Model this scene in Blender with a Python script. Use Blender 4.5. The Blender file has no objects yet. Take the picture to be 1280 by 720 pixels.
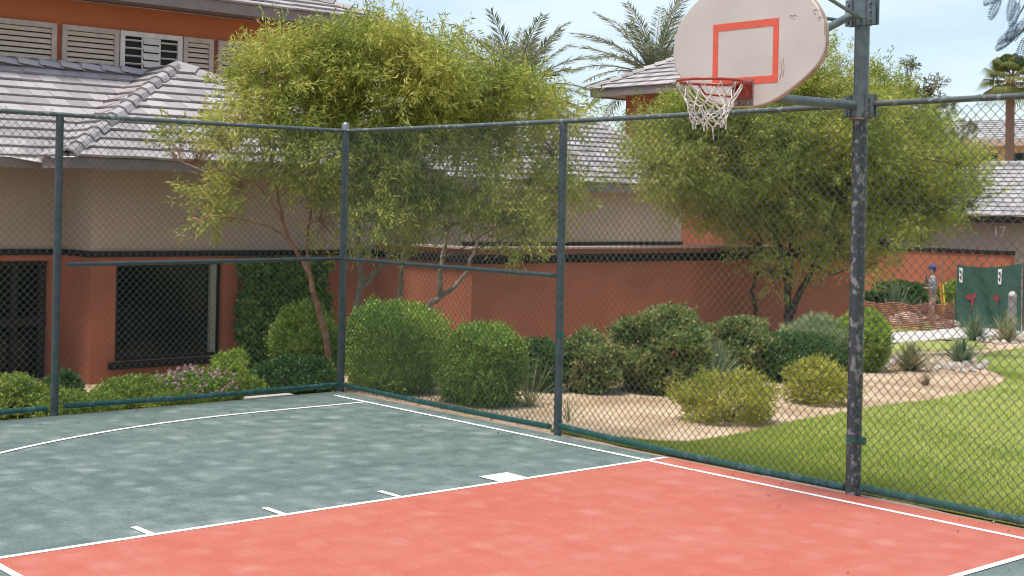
import bpy, bmesh, math, random
import numpy as np
from mathutils import Vector, Matrix

# ------------------------------------------------------------------ scene, camera, light
scn = bpy.context.scene
COL = scn.collection
CAM = np.array([13.231, -8.925, 2.144])
YAW, ROLL, FPX, SY = 2.4283, 0.0198, 1741.44, -103.05
FW = np.array([math.cos(YAW), math.sin(YAW), 0.0])
RT = np.array([math.sin(YAW), -math.cos(YAW), 0.0])
UP = np.array([0, 0, 1.0])
R2 = math.cos(ROLL)*RT + math.sin(ROLL)*UP
U2 = -math.sin(ROLL)*RT + math.cos(ROLL)*UP
cam_d = bpy.data.cameras.new('camera')
cam_d.sensor_width = 36; cam_d.lens = 36*FPX/1280; cam_d.shift_y = SY/1280
cam_d.clip_start = 0.05; cam_d.clip_end = 3000
cam_o = bpy.data.objects.new('camera', cam_d); COL.objects.link(cam_o)
m = Matrix.Identity(4)
for i in range(3):
    m[i][0] = R2[i]; m[i][1] = U2[i]; m[i][2] = -FW[i]; m[i][3] = CAM[i]
cam_o.matrix_world = m
scn.camera = cam_o

SUN_EL, SUN_AZ = math.radians(72), math.radians(-92)     # azimuth from +x, counter-clockwise
sd = bpy.data.lights.new('sun', 'SUN'); sd.energy = 3.0; sd.angle = math.radians(14); sd.color = (1.0, 0.95, 0.87)
so = bpy.data.objects.new('sun', sd); COL.objects.link(so)
sdir = Vector((math.cos(SUN_EL)*math.cos(SUN_AZ), math.cos(SUN_EL)*math.sin(SUN_AZ), math.sin(SUN_EL)))
so.rotation_euler = sdir.to_track_quat('Z', 'Y').to_euler(); so.location = sdir*60

wd = bpy.data.worlds.new('World'); scn.world = wd; wd.use_nodes = True
nt = wd.node_tree; nt.nodes.clear()
o_ = nt.nodes.new('ShaderNodeOutputWorld'); bg = nt.nodes.new('ShaderNodeBackground')
sky = nt.nodes.new('ShaderNodeTexSky'); sky.sky_type = 'NISHITA'; sky.sun_disc = False
sky.sun_elevation = SUN_EL; sky.sun_rotation = math.pi/2 - SUN_AZ
sky.air_density = 1.0; sky.dust_density = 1.2; sky.ozone_density = 1.5; sky.altitude = 100
tc = nt.nodes.new('ShaderNodeTexCoord'); mp = nt.nodes.new('ShaderNodeMapping'); mp.inputs['Scale'].default_value = (1.5, 1.5, 7)
cn = nt.nodes.new('ShaderNodeTexNoise'); cn.inputs['Scale'].default_value = 1.6; cn.inputs['Detail'].default_value = 6; cn.inputs['Roughness'].default_value = 0.55
cr = nt.nodes.new('ShaderNodeValToRGB'); cr.color_ramp.elements[0].position = 0.38; cr.color_ramp.elements[1].position = 0.8
cr.color_ramp.elements[0].color = (0.16,)*3+(1,); cr.color_ramp.elements[1].color = (0.8,)*3+(1,)
mx = nt.nodes.new('ShaderNodeMixRGB'); mx.inputs[2].default_value = (6.6, 7.1, 7.6, 1)
nt.links.new(tc.outputs['Generated'], mp.inputs[0]); nt.links.new(mp.outputs[0], cn.inputs['Vector'])
nt.links.new(cn.outputs['Fac'], cr.inputs[0]); nt.links.new(cr.outputs[0], mx.inputs[0])
nt.links.new(sky.outputs[0], mx.inputs[1]); nt.links.new(mx.outputs[0], bg.inputs[0]); nt.links.new(bg.outputs[0], o_.inputs[0])
bg.inputs[1].default_value = 0.125
scn.view_settings.view_transform = 'Standard'; scn.view_settings.look = 'None'
scn.cycles.filter_width = 1.1
scn.view_settings.exposure = 0.52; scn.view_settings.gamma = 1.0; scn.view_settings.use_curve_mapping = False

# ------------------------------------------------------------------ helpers
rng = np.random.default_rng(7); random.seed(7)
PI = math.pi
def terrain(x, y):
    x = np.asarray(x, float); y = np.asarray(y, float)
    z = -0.04 - 0.65*(1-np.exp(-np.maximum(0, -x)/4.0)) - 0.02*np.clip(y, 0, 40)
    z = z + 0.016*np.sin(x*1.3+y*0.7)*np.clip(np.maximum(y, -x)/3, 0, 1) + 0.009*np.sin(x*2.9-y*2.1+1)*np.clip(np.maximum(y, -x)/3, 0, 1)
    return z
def ray(x, y): return FW + ((x-640)/FPX)*R2 - ((y-360-SY)/FPX)*U2
def at(x, y, d): return CAM + ray(x, y)*d                       # a point at a depth in metres
def at_u(x, y, u): r = ray(x, y); return CAM + r*(u-CAM[0])/r[0]  # on the plane x = u
def at_w(x, y, w): r = ray(x, y); return CAM + r*(w-CAM[1])/r[1]
def on_ground(x, y):
    r = ray(x, y); t = -CAM[2]/r[2]
    for _ in range(40):
        p = CAM+r*t; t = (terrain(p[0], p[1])-CAM[2])/r[2]
        t = min(max(t, 4), 200)
    p = CAM+r*t; return np.array([p[0], p[1], float(terrain(p[0], p[1]))])
def depth(p): return float((np.asarray(p)-CAM)@FW)
def ppm(p): return FPX/depth(p)                                  # photo pixels per metre there

def tag(o, label=None, cat=None, group=None, kind=None):
    if label: o['label'] = label
    if cat: o['category'] = cat
    if group: o['group'] = group
    if kind: o['kind'] = kind
    return o
def thing(name, loc, label, cat, group=None):
    o = bpy.data.objects.new(name, None); COL.objects.link(o); o.location = [float(v) for v in loc]
    o.empty_display_size = 0.2
    return tag(o, label, cat, group)
def put(o, parent):
    if parent is not None:
        o.parent = parent
        M = Matrix.Translation(-Vector(parent_loc(parent)))
        o.data.transform(M)
    return o
def parent_loc(p):
    l = Vector(p.location)
    while p.parent: p = p.parent; l = l + Vector(p.location)
    return l
class MB:
    def __init__(s): s.v = []; s.f = []; s.m = []; s.sm = []; s.cur = 0
    def add(s, vs, fs, smooth=False):
        b = len(s.v); s.v += [tuple(map(float, q)) for q in vs]
        for f in fs: s.f.append([b+i for i in f]); s.m.append(s.cur); s.sm.append(smooth)
    def box(s, a, b):
        x0, y0, z0 = a; x1, y1, z1 = b
        x0, x1 = min(x0, x1), max(x0, x1); y0, y1 = min(y0, y1), max(y0, y1); z0, z1 = min(z0, z1), max(z0, z1)
        s.add([(x0,y0,z0),(x1,y0,z0),(x1,y1,z0),(x0,y1,z0),(x0,y0,z1),(x1,y0,z1),(x1,y1,z1),(x0,y1,z1)],
              [(0,3,2,1),(4,5,6,7),(0,1,5,4),(1,2,6,5),(2,3,7,6),(3,0,4,7)])
    def obox(s, c, ax, ay, az):     # centre and three half-axis vectors
        c, ax, ay, az = map(np.asarray, (c, ax, ay, az))
        vs = [c+i*ax+j*ay+k*az for k in (-1,1) for (i,j) in ((-1,-1),(1,-1),(1,1),(-1,1))]
        s.add(vs, [(0,3,2,1),(4,5,6,7),(0,1,5,4),(1,2,6,5),(2,3,7,6),(3,0,4,7)])
    def tube(s, pts, r, n=8, cap=True):
        pts = [np.asarray(p, float) for p in pts]; k = len(pts)
        rs = r if hasattr(r, '__len__') else [r]*k
        vs = []; ref = None
        for i in range(k):
            t = pts[min(i+1,k-1)]-pts[max(i-1,0)]; t = t/(np.linalg.norm(t)+1e-12)
            if ref is None:
                ref = np.cross(t, [0,0,1.0]) if abs(t[2]) < .9 else np.cross(t, [1.0,0,0])
            a = ref - t*(ref@t); a /= np.linalg.norm(a)+1e-12; ref = a; b = np.cross(t, a)
            for j in range(n):
                q = 2*PI*j/n; vs.append(pts[i]+rs[i]*(a*math.cos(q)+b*math.sin(q)))
        fs = [(i*n+j, i*n+(j+1)%n, (i+1)*n+(j+1)%n, (i+1)*n+j) for i in range(k-1) for j in range(n)]
        s.add(vs, fs, True)
        if cap:
            s.add(vs[:n], [tuple(range(n-1,-1,-1))]); s.add(vs[-n:], [tuple(range(n))])
    def sphere(s, c, r, seg=12, rings=8):
        r = np.asarray(r if hasattr(r, '__len__') else (r,)*3, float); c = np.asarray(c, float); vs = []
        for i in range(rings+1):
            t = PI*i/rings
            for j in range(seg):
                q = 2*PI*j/seg; vs.append(c+r*np.array([math.sin(t)*math.cos(q), math.sin(t)*math.sin(q), math.cos(t)]))
        s.add(vs, [(i*seg+j, (i+1)*seg+j, (i+1)*seg+(j+1)%seg, i*seg+(j+1)%seg) for i in range(rings) for j in range(seg)], True)
    def prism(s, poly, d):          # polygon of 3-D points extruded by vector d
        n = len(poly); d = np.asarray(d, float)
        A = [np.asarray(p, float) for p in poly]; s.add(A+[p+d for p in A], [tuple(range(n-1,-1,-1)), tuple(range(n,2*n))]+[(i,(i+1)%n,n+(i+1)%n,n+i) for i in range(n)])
    def build(s, name, mat, parent=None, **k):
        me = bpy.data.meshes.new(name); me.from_pydata(s.v, [], s.f)
        for x in (mat if isinstance(mat, (list, tuple)) else [mat]): me.materials.append(x)
        me.polygons.foreach_set('material_index', s.m); me.polygons.foreach_set('use_smooth', s.sm)
        me.update()
        if k.pop('fix', True):
            bm = bmesh.new(); bm.from_mesh(me); bmesh.ops.recalc_face_normals(bm, faces=bm.faces); bm.to_mesh(me); bm.free()
        o = bpy.data.objects.new(name, me); COL.objects.link(o)
        tag(o, **k); return put(o, parent)
def quads(name, V, F, mat, parent=None, tint=None, smooth=False, **k):   # numpy arrays -> mesh, tint = one random number per face
    me = bpy.data.meshes.new(name); V = np.asarray(V, np.float32).reshape(-1,3); F = np.asarray(F, np.int32)
    n, s = F.shape
    me.vertices.add(len(V)); me.vertices.foreach_set('co', V.ravel())
    me.loops.add(n*s); me.loops.foreach_set('vertex_index', F.ravel())
    me.polygons.add(n); me.polygons.foreach_set('loop_start', np.arange(0, n*s, s, dtype=np.int32))
    if smooth: me.polygons.foreach_set('use_smooth', np.ones(n, bool))
    me.update(calc_edges=True)
    if tint is not None:
        a = me.attributes.new('tint', 'FLOAT', 'FACE'); a.data.foreach_set('value', np.asarray(tint, np.float32))
    me.materials.append(mat)
    o = bpy.data.objects.new(name, me); COL.objects.link(o); tag(o, **k); return put(o, parent)

# ------------------------------------------------------------------ materials
def mat(name, col, rough=0.6, var=0.12, scale=8, bump=0.0, bscale=60, metal=0.0, detail=5, spec=0.5, col2=None, stretch=None, lo=.35, hi=.7):
    mt = bpy.data.materials.new(name); mt.use_nodes = True; t = mt.node_tree; N = t.nodes; L = t.links
    b = N['Principled BSDF']; b.inputs['Roughness'].default_value = rough; b.inputs['Metallic'].default_value = metal
    b.inputs['Specular IOR Level'].default_value = spec
    g = N.new('ShaderNodeNewGeometry'); src = g.outputs['Position']
    if stretch:
        mpp = N.new('ShaderNodeMapping'); mpp.inputs['Scale'].default_value = stretch; L.new(src, mpp.inputs[0]); src = mpp.outputs[0]
    n = N.new('ShaderNodeTexNoise'); n.inputs['Scale'].default_value = scale; n.inputs['Detail'].default_value = detail; L.new(src, n.inputs['Vector'])
    r = N.new('ShaderNodeValToRGB'); r.color_ramp.elements[0].position = lo; r.color_ramp.elements[1].position = hi
    c = np.array(col); c2 = np.array(col2) if col2 else np.clip(c*(1+var), 0, 1); c1 = c if col2 else c*(1-var)
    r.color_ramp.elements[0].color = (*c1, 1); r.color_ramp.elements[1].color = (*c2, 1)
    L.new(n.outputs['Fac'], r.inputs[0]); L.new(r.outputs[0], b.inputs['Base Color'])
    if bump:
        n2 = N.new('ShaderNodeTexNoise'); n2.inputs['Scale'].default_value = bscale; n2.inputs['Detail'].default_value = 4
        L.new(g.outputs['Position'], n2.inputs['Vector'])
        bp = N.new('ShaderNodeBump'); bp.inputs['Strength'].default_value = bump; bp.inputs['Distance'].default_value = 0.02
        L.new(n2.outputs['Fac'], bp.inputs['Height']); L.new(bp.outputs[0], b.inputs['Normal'])
    return mt
def leafmat(name, c0, c1, c2=None, trans=0.35, rough=0.55, clump=0.9):
    # colour runs from c0 to c2 by a random number per leaf and a slow noise per clump
    mt = bpy.data.materials.new(name); mt.use_nodes = True; t = mt.node_tree; N = t.nodes; L = t.links
    b = N['Principled BSDF']; b.inputs['Roughness'].default_value = rough; b.inputs['Specular IOR Level'].default_value = 0.3
    a = N.new('ShaderNodeAttribute'); a.attribute_name = 'tint'
    g = N.new('ShaderNodeNewGeometry'); n = N.new('ShaderNodeTexNoise'); n.inputs['Scale'].default_value = clump; n.inputs['Detail'].default_value = 3
    L.new(g.outputs['Position'], n.inputs['Vector'])
    m1 = N.new('ShaderNodeMath'); m1.operation = 'MULTIPLY_ADD'; m1.inputs[1].default_value = 1.6; m1.inputs[2].default_value = -0.8; L.new(n.outputs['Fac'], m1.inputs[0])
    m2 = N.new('ShaderNodeMath'); m2.operation = 'ADD'; L.new(m1.outputs[0], m2.inputs[0]); L.new(a.outputs['Fac'], m2.inputs[1])
    r = N.new('ShaderNodeValToRGB'); e = r.color_ramp.elements; e[0].color = (*c0, 1); e[1].color = (*(c2 or c1), 1)
    if c2: q = e.new(0.5); q.color = (*c1, 1)
    L.new(m2.outputs[0], r.inputs[0]); L.new(r.outputs[0], b.inputs['Base Color'])
    tr = N.new('ShaderNodeBsdfTranslucent'); L.new(r.outputs[0], tr.inputs[0])
    ms = N.new('ShaderNodeMixShader'); ms.inputs[0].default_value = trans; L.new(b.outputs[0], ms.inputs[1]); L.new(tr.outputs[0], ms.inputs[2])
    L.new(ms.outputs[0], N['Material Output'].inputs['Surface']); return mt
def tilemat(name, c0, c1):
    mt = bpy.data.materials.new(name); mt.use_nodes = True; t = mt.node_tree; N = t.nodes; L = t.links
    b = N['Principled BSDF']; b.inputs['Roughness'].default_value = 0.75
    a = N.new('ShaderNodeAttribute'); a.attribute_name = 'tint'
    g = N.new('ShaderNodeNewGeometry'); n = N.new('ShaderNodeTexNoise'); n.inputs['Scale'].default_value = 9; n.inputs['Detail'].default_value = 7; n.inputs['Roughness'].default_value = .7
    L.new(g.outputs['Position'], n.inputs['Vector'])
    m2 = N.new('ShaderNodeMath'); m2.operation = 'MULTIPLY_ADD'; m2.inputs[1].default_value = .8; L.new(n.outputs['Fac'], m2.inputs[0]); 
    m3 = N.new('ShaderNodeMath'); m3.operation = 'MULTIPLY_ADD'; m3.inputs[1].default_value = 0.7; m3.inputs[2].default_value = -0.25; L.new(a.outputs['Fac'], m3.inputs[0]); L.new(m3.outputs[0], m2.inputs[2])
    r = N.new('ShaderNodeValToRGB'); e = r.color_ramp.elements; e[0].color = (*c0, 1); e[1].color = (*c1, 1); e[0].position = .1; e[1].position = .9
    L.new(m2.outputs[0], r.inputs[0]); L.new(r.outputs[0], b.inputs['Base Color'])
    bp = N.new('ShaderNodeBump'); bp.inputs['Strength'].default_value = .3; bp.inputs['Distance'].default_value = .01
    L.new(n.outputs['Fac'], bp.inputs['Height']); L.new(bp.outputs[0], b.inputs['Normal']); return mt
def courtmat(name, c, sheen_mottle):
    # interlocking perforated sport tiles: 0.305 m tiles, fine holes, sky sheen painted into the colour as pale spots, worn mottling, slight crown on each tile
    mt = bpy.data.materials.new(name); mt.use_nodes = True; t = mt.node_tree; N = t.nodes; L = t.links
    b = N['Principled BSDF']; b.inputs['Specular IOR Level'].default_value = 0.45
    g = N.new('ShaderNodeNewGeometry')
    def node(k, **kw):
        n = N.new(k)
        for a, v in kw.items(): setattr(n, a, v)
        return n
    def math_(op, a, bb=None, c_=None):
        n = node('ShaderNodeMath', operation=op)
        for i, v in enumerate((a, bb, c_)):
            if v is None: continue
            if isinstance(v, (int, float)): n.inputs[i].default_value = v
            else: L.new(v, n.inputs[i])
        return n.outputs[0]
    sx = node('ShaderNodeSeparateXYZ'); L.new(g.outputs['Position'], sx.inputs[0])
    T = 0.305
    fx = math_('FRACT', math_('DIVIDE', sx.outputs[0], T)); fy = math_('FRACT', math_('DIVIDE', sx.outputs[1], T))
    px = math_('MULTIPLY', math_('MULTIPLY', fx, math_('SUBTRACT', 1.0, fx)), 4.0)
    py = math_('MULTIPLY', math_('MULTIPLY', fy, math_('SUBTRACT', 1.0, fy)), 4.0)
    crown = math_('MULTIPLY', px, py)
    wn = node('ShaderNodeTexWhiteNoise', noise_dimensions='2D')
    cb = node('ShaderNodeCombineXYZ'); L.new(math_('FLOOR', math_('DIVIDE', sx.outputs[0], T)), cb.inputs[0]); L.new(math_('FLOOR', math_('DIVIDE', sx.outputs[1], T)), cb.inputs[1])
    L.new(cb.outputs[0], wn.inputs['Vector'])
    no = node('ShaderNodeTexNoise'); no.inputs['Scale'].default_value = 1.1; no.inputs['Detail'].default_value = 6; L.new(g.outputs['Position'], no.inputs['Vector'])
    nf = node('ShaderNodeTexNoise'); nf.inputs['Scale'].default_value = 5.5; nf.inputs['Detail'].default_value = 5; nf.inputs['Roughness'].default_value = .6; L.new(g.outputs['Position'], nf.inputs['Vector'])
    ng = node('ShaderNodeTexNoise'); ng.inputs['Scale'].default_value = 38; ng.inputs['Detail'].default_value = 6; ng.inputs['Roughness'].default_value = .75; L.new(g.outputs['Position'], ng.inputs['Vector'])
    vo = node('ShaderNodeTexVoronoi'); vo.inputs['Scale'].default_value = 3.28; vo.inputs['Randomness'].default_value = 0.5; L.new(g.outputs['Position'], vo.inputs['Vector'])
    sheen_spot = node('ShaderNodeMapRange', interpolation_type='SMOOTHSTEP'); L.new(vo.outputs['Distance'], sheen_spot.inputs[0]); sheen_spot.inputs[1].default_value = 0.52; sheen_spot.inputs[2].default_value = 0.05
    d = math_('MULTIPLY', sheen_spot.outputs[0], math_('MULTIPLY_ADD', nf.outputs['Fac'], 1.9, -0.25))
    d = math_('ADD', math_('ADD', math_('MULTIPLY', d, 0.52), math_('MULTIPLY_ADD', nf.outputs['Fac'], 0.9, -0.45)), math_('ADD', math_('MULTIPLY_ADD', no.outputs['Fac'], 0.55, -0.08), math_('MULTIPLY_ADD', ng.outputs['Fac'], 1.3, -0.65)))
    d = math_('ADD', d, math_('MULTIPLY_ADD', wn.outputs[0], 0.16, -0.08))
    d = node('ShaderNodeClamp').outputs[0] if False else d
    mix = node('ShaderNodeMixRGB', use_clamp=True); L.new(d, mix.inputs[0]); mix.inputs[1].default_value = (*c, 1); mix.inputs[2].default_value = (*sheen_mottle, 1)
    # seams between tiles, broken up so that only some show
    seam = math_('LESS_THAN', math_('MINIMUM', px, py), 0.05)
    seam = math_('MULTIPLY', seam, math_('MULTIPLY', math_('GREATER_THAN', nf.outputs['Fac'], 0.52), 0.22))
    # perforations
    hx = math_('SINE', math_('MULTIPLY', sx.outputs[0], 2*PI/0.0152)); hy = math_('SINE', math_('MULTIPLY', sx.outputs[1], 2*PI/0.0152))
    hole = math_('GREATER_THAN', math_('MULTIPLY', hx, hy), 0.55)
    dark = math_('MAXIMUM', seam, math_('MULTIPLY', hole, 0.5))
    m2 = node('ShaderNodeMixRGB'); L.new(dark, m2.inputs[0]); L.new(mix.outputs[0], m2.inputs[1]); m2.inputs[2].default_value = (*(np.array(c)*0.35), 1)
    L.new(m2.outputs[0], b.inputs['Base Color'])
    L.new(math_('MULTIPLY_ADD', nf.outputs['Fac'], 0.3, 0.42), b.inputs['Roughness'])
    h = math_('ADD', math_('MULTIPLY', crown, math_('MULTIPLY_ADD', wn.outputs[0], 0.5, 0.2)), math_('MULTIPLY', nf.outputs['Fac'], 0.5))
    bp = node('ShaderNodeBump'); bp.inputs['Strength'].default_value = .35; bp.inputs['Distance'].default_value = .006
    L.new(h, bp.inputs['Height']); L.new(bp.outputs[0], b.inputs['Normal']); return mt
def wornmat(name, c, c2, thr=0.56, rough=.5, sc=22, stretch=(1,1,1)):
    mt = mat(name, c, rough, scale=sc, detail=6, col2=c2, lo=thr, hi=thr+.05, stretch=stretch, bump=.15, bscale=90); return mt

M = {}
M['ground'] = mat('sandy_ground', (.40, .29, .20), .95, col2=(.52, .40, .28), scale=2.2, detail=9, bump=.6, bscale=45)
M['sand'] = mat('decomposed_granite', (.39, .26, .15), .95, col2=(.60, .455, .30), scale=1.3, detail=12, bump=.8, bscale=60, lo=.36, hi=.64)
M['lawnbase'] = mat('lawn_soil', (.24, .28, .05), .95, col2=(.38, .38, .11), scale=3, detail=8, bump=.6, bscale=60)
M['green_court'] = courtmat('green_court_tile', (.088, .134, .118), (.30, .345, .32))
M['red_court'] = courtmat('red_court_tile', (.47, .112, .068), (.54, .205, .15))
M['line'] = mat('white_line_paint', (.80, .80, .78), .6, var=.06, scale=20, bump=.1)
M['post'] = mat('post_paint', (.05, .072, .082), .42, var=.2, scale=14, bump=.12, bscale=80, col2=(.095, .12, .13), lo=.4, hi=.75)
M['toprail'] = wornmat('rail_paint', (.085, .105, .10), (.20, .24, .235), .58, sc=18)
M['bottomrail'] = wornmat('bottom_rail_paint', (.018, .105, .085), (.06, .16, .17), .55, .4, sc=9)
M['vinyl'] = mat('fence_wire_vinyl', (.065, .108, .092), .42, var=.25, scale=10, spec=.4)
M['galv'] = mat('tie_wire', (.25, .27, .27), .4, metal=.6)
M['worn_pole'] = wornmat('worn_pole_paint', (.045, .06, .066), (.24, .235, .23), .54, .5, sc=26, stretch=(1,1,.8))
M['pole'] = mat('hoop_pole_paint', (.085, .115, .12), .4, var=.2, scale=10, col2=(.15, .185, .19), lo=.4, hi=.75, bump=.08)
M['board'] = mat('backboard_face', (.50, .44, .395), .45, var=.04, scale=3, col2=(.58, .515, .465), bump=.04, bscale=30, lo=.3, hi=.75)
M['board_edge'] = mat('backboard_edge', (.42, .30, .21), .7, var=.3, scale=12)
M['red_paint'] = mat('red_target_paint', (.68, .10, .055), .5, var=.08, scale=15)
M['rim'] = mat('rim_paint', (.36, .045, .03), .4, var=.2, scale=25)
M['rusty'] = mat('rusty_plate', (.24, .15, .12), .6, var=.3, scale=30, bump=.2)
M['cord'] = mat('net_cord', (.62, .58, .53), .9, var=.2, scale=40)
M['red_stucco'] = mat('red_stucco', (.375, .118, .062), .92, var=.19, scale=.75, bump=.35, bscale=55, detail=8)
M['beige_stucco'] = mat('beige_stucco', (.41, .32, .255), .92, var=.08, scale=1.0, bump=.35, bscale=55, detail=8)
M['orange_stucco'] = mat('orange_stucco', (.47, .135, .055), .92, var=.07, scale=1.0, bump=.3, bscale=55)
M['tan_stucco'] = mat('tan_stucco', (.55, .36, .19), .92, var=.06, scale=1.0, bump=.2)
M['fascia'] = mat('grey_fascia_paint', (.21, .17, .155), .7, var=.12, scale=6)
M['band'] = mat('dark_brown_trim', (.026, .019, .018), .85, var=.25, scale=8, spec=.15)
M['coping'] = mat('pale_coping', (.46, .345, .295), .8, var=.1, scale=6)
M['shutter'] = mat('taupe_shutter_wood', (.60, .49, .38), .7, var=.14, scale=5, stretch=(1, 1, 12))
M['shutter_frame'] = mat('taupe_frame', (.46, .375, .33), .7, var=.1, scale=7)
M['white_frame'] = mat('white_frame', (.66, .60, .56), .6, var=.08, scale=7)
M['dark'] = mat('dark_room', (.012, .011, .011), .8, var=.3)
M['glass'] = mat('dark_window_glass', (.010, .011, .011), .08, var=.3, scale=1, spec=.22)
M['mullion'] = mat('brown_mullion', (.028, .022, .02), .6, var=.2, spec=.2)
M['paleframe'] = mat('sage_window_frame', (.24, .25, .19), .5, var=.1)
M['tile'] = tilemat('lavender_concrete_tile', (.265, .238, .236), (.45, .412, .408))
M['tile_grey'] = tilemat('grey_concrete_tile', (.29, .27, .27), (.44, .42, .42))
M['bark'] = mat('grey_bark', (.17, .125, .09), .9, var=.3, scale=14, bump=.7, bscale=40, col2=(.30, .23, .17))
M['bark_red'] = mat('red_bark', (.24, .095, .055), .85, scale=9, bump=.5, bscale=40, col2=(.42, .24, .15))
M['bark_dark'] = mat('dark_bark', (.055, .042, .035), .9, var=.3, scale=14, bump=.7, bscale=40)
M['palm_bark'] = mat('palm_bark', (.27, .15, .095), .95, var=.35, scale=16, bump=.9, bscale=25, stretch=(1,1,4))
M['stone'] = mat('pale_stone', (.50, .43, .38), .9, var=.25, scale=5, bump=.5, bscale=20)
M['path'] = mat('path_concrete', (.55, .51, .47), .9, var=.08, scale=3, bump=.2)
M['pink_kerb'] = mat('pink_gravel', (.52, .36, .29), .95, var=.25, scale=30, bump=.6, bscale=90)
M['netting'] = mat('orange_netting_plastic', (.38, .135, .085), .7, var=.25, scale=12)
M['screen'] = mat('green_screen_cloth', (.022, .075, .052), .75, var=.25, scale=4, bump=.3, bscale=14, col2=(.035, .10, .072))
M['print_red'] = mat('printed_red', (.25, .035, .04), .8)
M['tagwhite'] = mat('white_tag', (.75, .75, .74), .7, var=.04)
M['tagblack'] = mat('black_print', (.03, .03, .03), .7)
M['bollard'] = mat('grey_bollard', (.23, .21, .21), .6, var=.12)
M['cap_white'] = mat('bollard_cap', (.45, .43, .41), .6, var=.1)
M['skin'] = mat('skin', (.36, .20, .14), .6, var=.06)
M['capblue'] = mat('blue_cap', (.03, .06, .26), .8, var=.15)
M['shirt'] = mat('grey_plaid_shirt', (.15, .18, .20), .9, scale=14, col2=(.36, .35, .38), lo=.45, hi=.55)
M['trousers'] = mat('khaki_trousers', (.44, .33, .25), .9, var=.1)
M['hivis'] = mat('orange_ribbon', (.75, .28, .03), .7, var=.1)
M['yellow'] = mat('yellow_ribbon', (.75, .55, .05), .7, var=.1)
L_ = {}
L_['tree'] = leafmat('willowy_leaf', (.155, .22, .045), (.385, .42, .085), (.62, .58, .15), .38)
L_['tree2'] = leafmat('olive_leaf', (.14, .205, .042), (.355, .405, .08), (.60, .55, .15), .36)
L_['treeback'] = leafmat('far_olive_leaf', (.07, .095, .035), (.15, .17, .06), (.26, .21, .09), .3)
L_['hedge'] = leafmat('hedge_leaf', (.075, .15, .025), (.25, .385, .055), (.52, .60, .12), .3, clump=1.5)
L_['dark'] = leafmat('dark_leaf', (.035, .08, .02), (.07, .145, .035), (.14, .22, .05), .25, .4, 1.5)
L_['ivy'] = leafmat('ivy_leaf', (.05, .11, .025), (.12, .23, .05), (.24, .36, .08), .35, .4, 1.5)
L_['lime'] = leafmat('lime_leaf', (.11, .18, .03), (.24, .33, .05), (.42, .48, .09), .35, clump=1.5)
L_['yellow'] = leafmat('yellowgreen_leaf', (.22, .25, .04), (.42, .42, .07), (.60, .55, .11), .4, clump=2)
L_['bougain'] = leafmat('bougainvillea_leaf', (.08, .15, .035), (.24, .32, .08), (.50, .40, .16), .38, clump=2)
L_['silver'] = leafmat('silver_leaf', (.17, .23, .10), (.32, .40, .19), (.48, .53, .29), .35, clump=1.5)
L_['blue'] = leafmat('bluegreen_blade', (.09, .15, .08), (.19, .26, .14), (.32, .38, .21), .25, clump=1.5)
L_['drygrass'] = leafmat('drygreen_blade', (.18, .20, .09), (.30, .31, .15), (.46, .41, .23), .25, clump=1.5)
L_['reddry'] = leafmat('rustgreen_blade', (.13, .18, .08), (.25, .28, .12), (.40, .26, .15), .25, clump=3)
L_['dead'] = leafmat('dead_twig', (.20, .13, .08), (.30, .20, .13), None, .1)
L_['palm'] = leafmat('date_palm_leaflet', (.12, .155, .10), (.20, .24, .14), (.36, .34, .19), .3, clump=.6)
L_['fan'] = leafmat('fan_palm_leaf', (.08, .11, .03), (.16, .18, .05), (.30, .25, .09), .25, clump=.6)
L_['feather'] = leafmat('feather_leaf', (.035, .07, .10), (.06, .11, .15), (.10, .17, .22), .35)
L_['grass'] = leafmat('lawn_blade', (.16, .25, .03), (.32, .405, .055), (.52, .53, .13), .42, clump=.7)
L_['flower'] = leafmat('pink_petal', (.55, .28, .38), (.72, .45, .55), None, .3)
L_['redflower'] = leafmat('crimson_petal', (.42, .04, .07), (.55, .09, .11), None, .3)

# ------------------------------------------------------------------ ground
xs = np.unique(np.concatenate([np.linspace(-400, -40, 13), np.linspace(-40, 30, 141), np.linspace(30, 400, 13)]))
ys = np.unique(np.concatenate([np.linspace(-400, -20, 13), np.linspace(-20, 60, 161), np.linspace(60, 500, 13)]))
gx, gy = np.meshgrid(xs, ys); gz = terrain(gx, gy)
inside = (gx > 0.0) & (gx < 17) & (gy < 0.0) & (gy > -27)
gz = np.where(inside, -0.25, gz)
nx, ny = len(xs), len(ys); I = np.arange(nx*ny).reshape(ny, nx)
F = np.stack([I[:-1,:-1], I[:-1,1:], I[1:,1:], I[1:,:-1]], -1).reshape(-1, 4)
quads('ground', np.stack([gx, gy, gz], -1), F, M['sand'], smooth=True, kind='structure')

X0, X1, Y0, Y1 = 0.02, 16.9, -26, -0.035                  # the slab
LX0, LX1, BY, FTY = 5.057, 8.742, -0.283, -5.868          # key: lane lines, baseline, free-throw line
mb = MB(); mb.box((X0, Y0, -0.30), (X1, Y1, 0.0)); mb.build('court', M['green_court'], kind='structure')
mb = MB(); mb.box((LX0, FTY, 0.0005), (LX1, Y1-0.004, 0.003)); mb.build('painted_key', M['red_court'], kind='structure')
mb = MB(); lw = 0.05
def strip(pts, w=lw, z=0.0055):
    for a, b in zip(pts[:-1], pts[1:]):
        a = np.array(a); b = np.array(b); t = (b-a)/np.linalg.norm(b-a); n = np.array([-t[1], t[0]])*w/2
        mb.add([(*(a-n), z), (*(b-n), z), (*(b+n), z), (*(a+n), z)], [(0,1,2,3)])
strip([(0.32, BY), (16.4, BY)])
for lx in (LX0, LX1):
    strip([(lx, FTY-0.025), (lx, BY-0.0255)], z=0.0057); strip([(lx, BY+0.0255), (lx, Y1-0.01)], z=0.0057)
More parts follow.
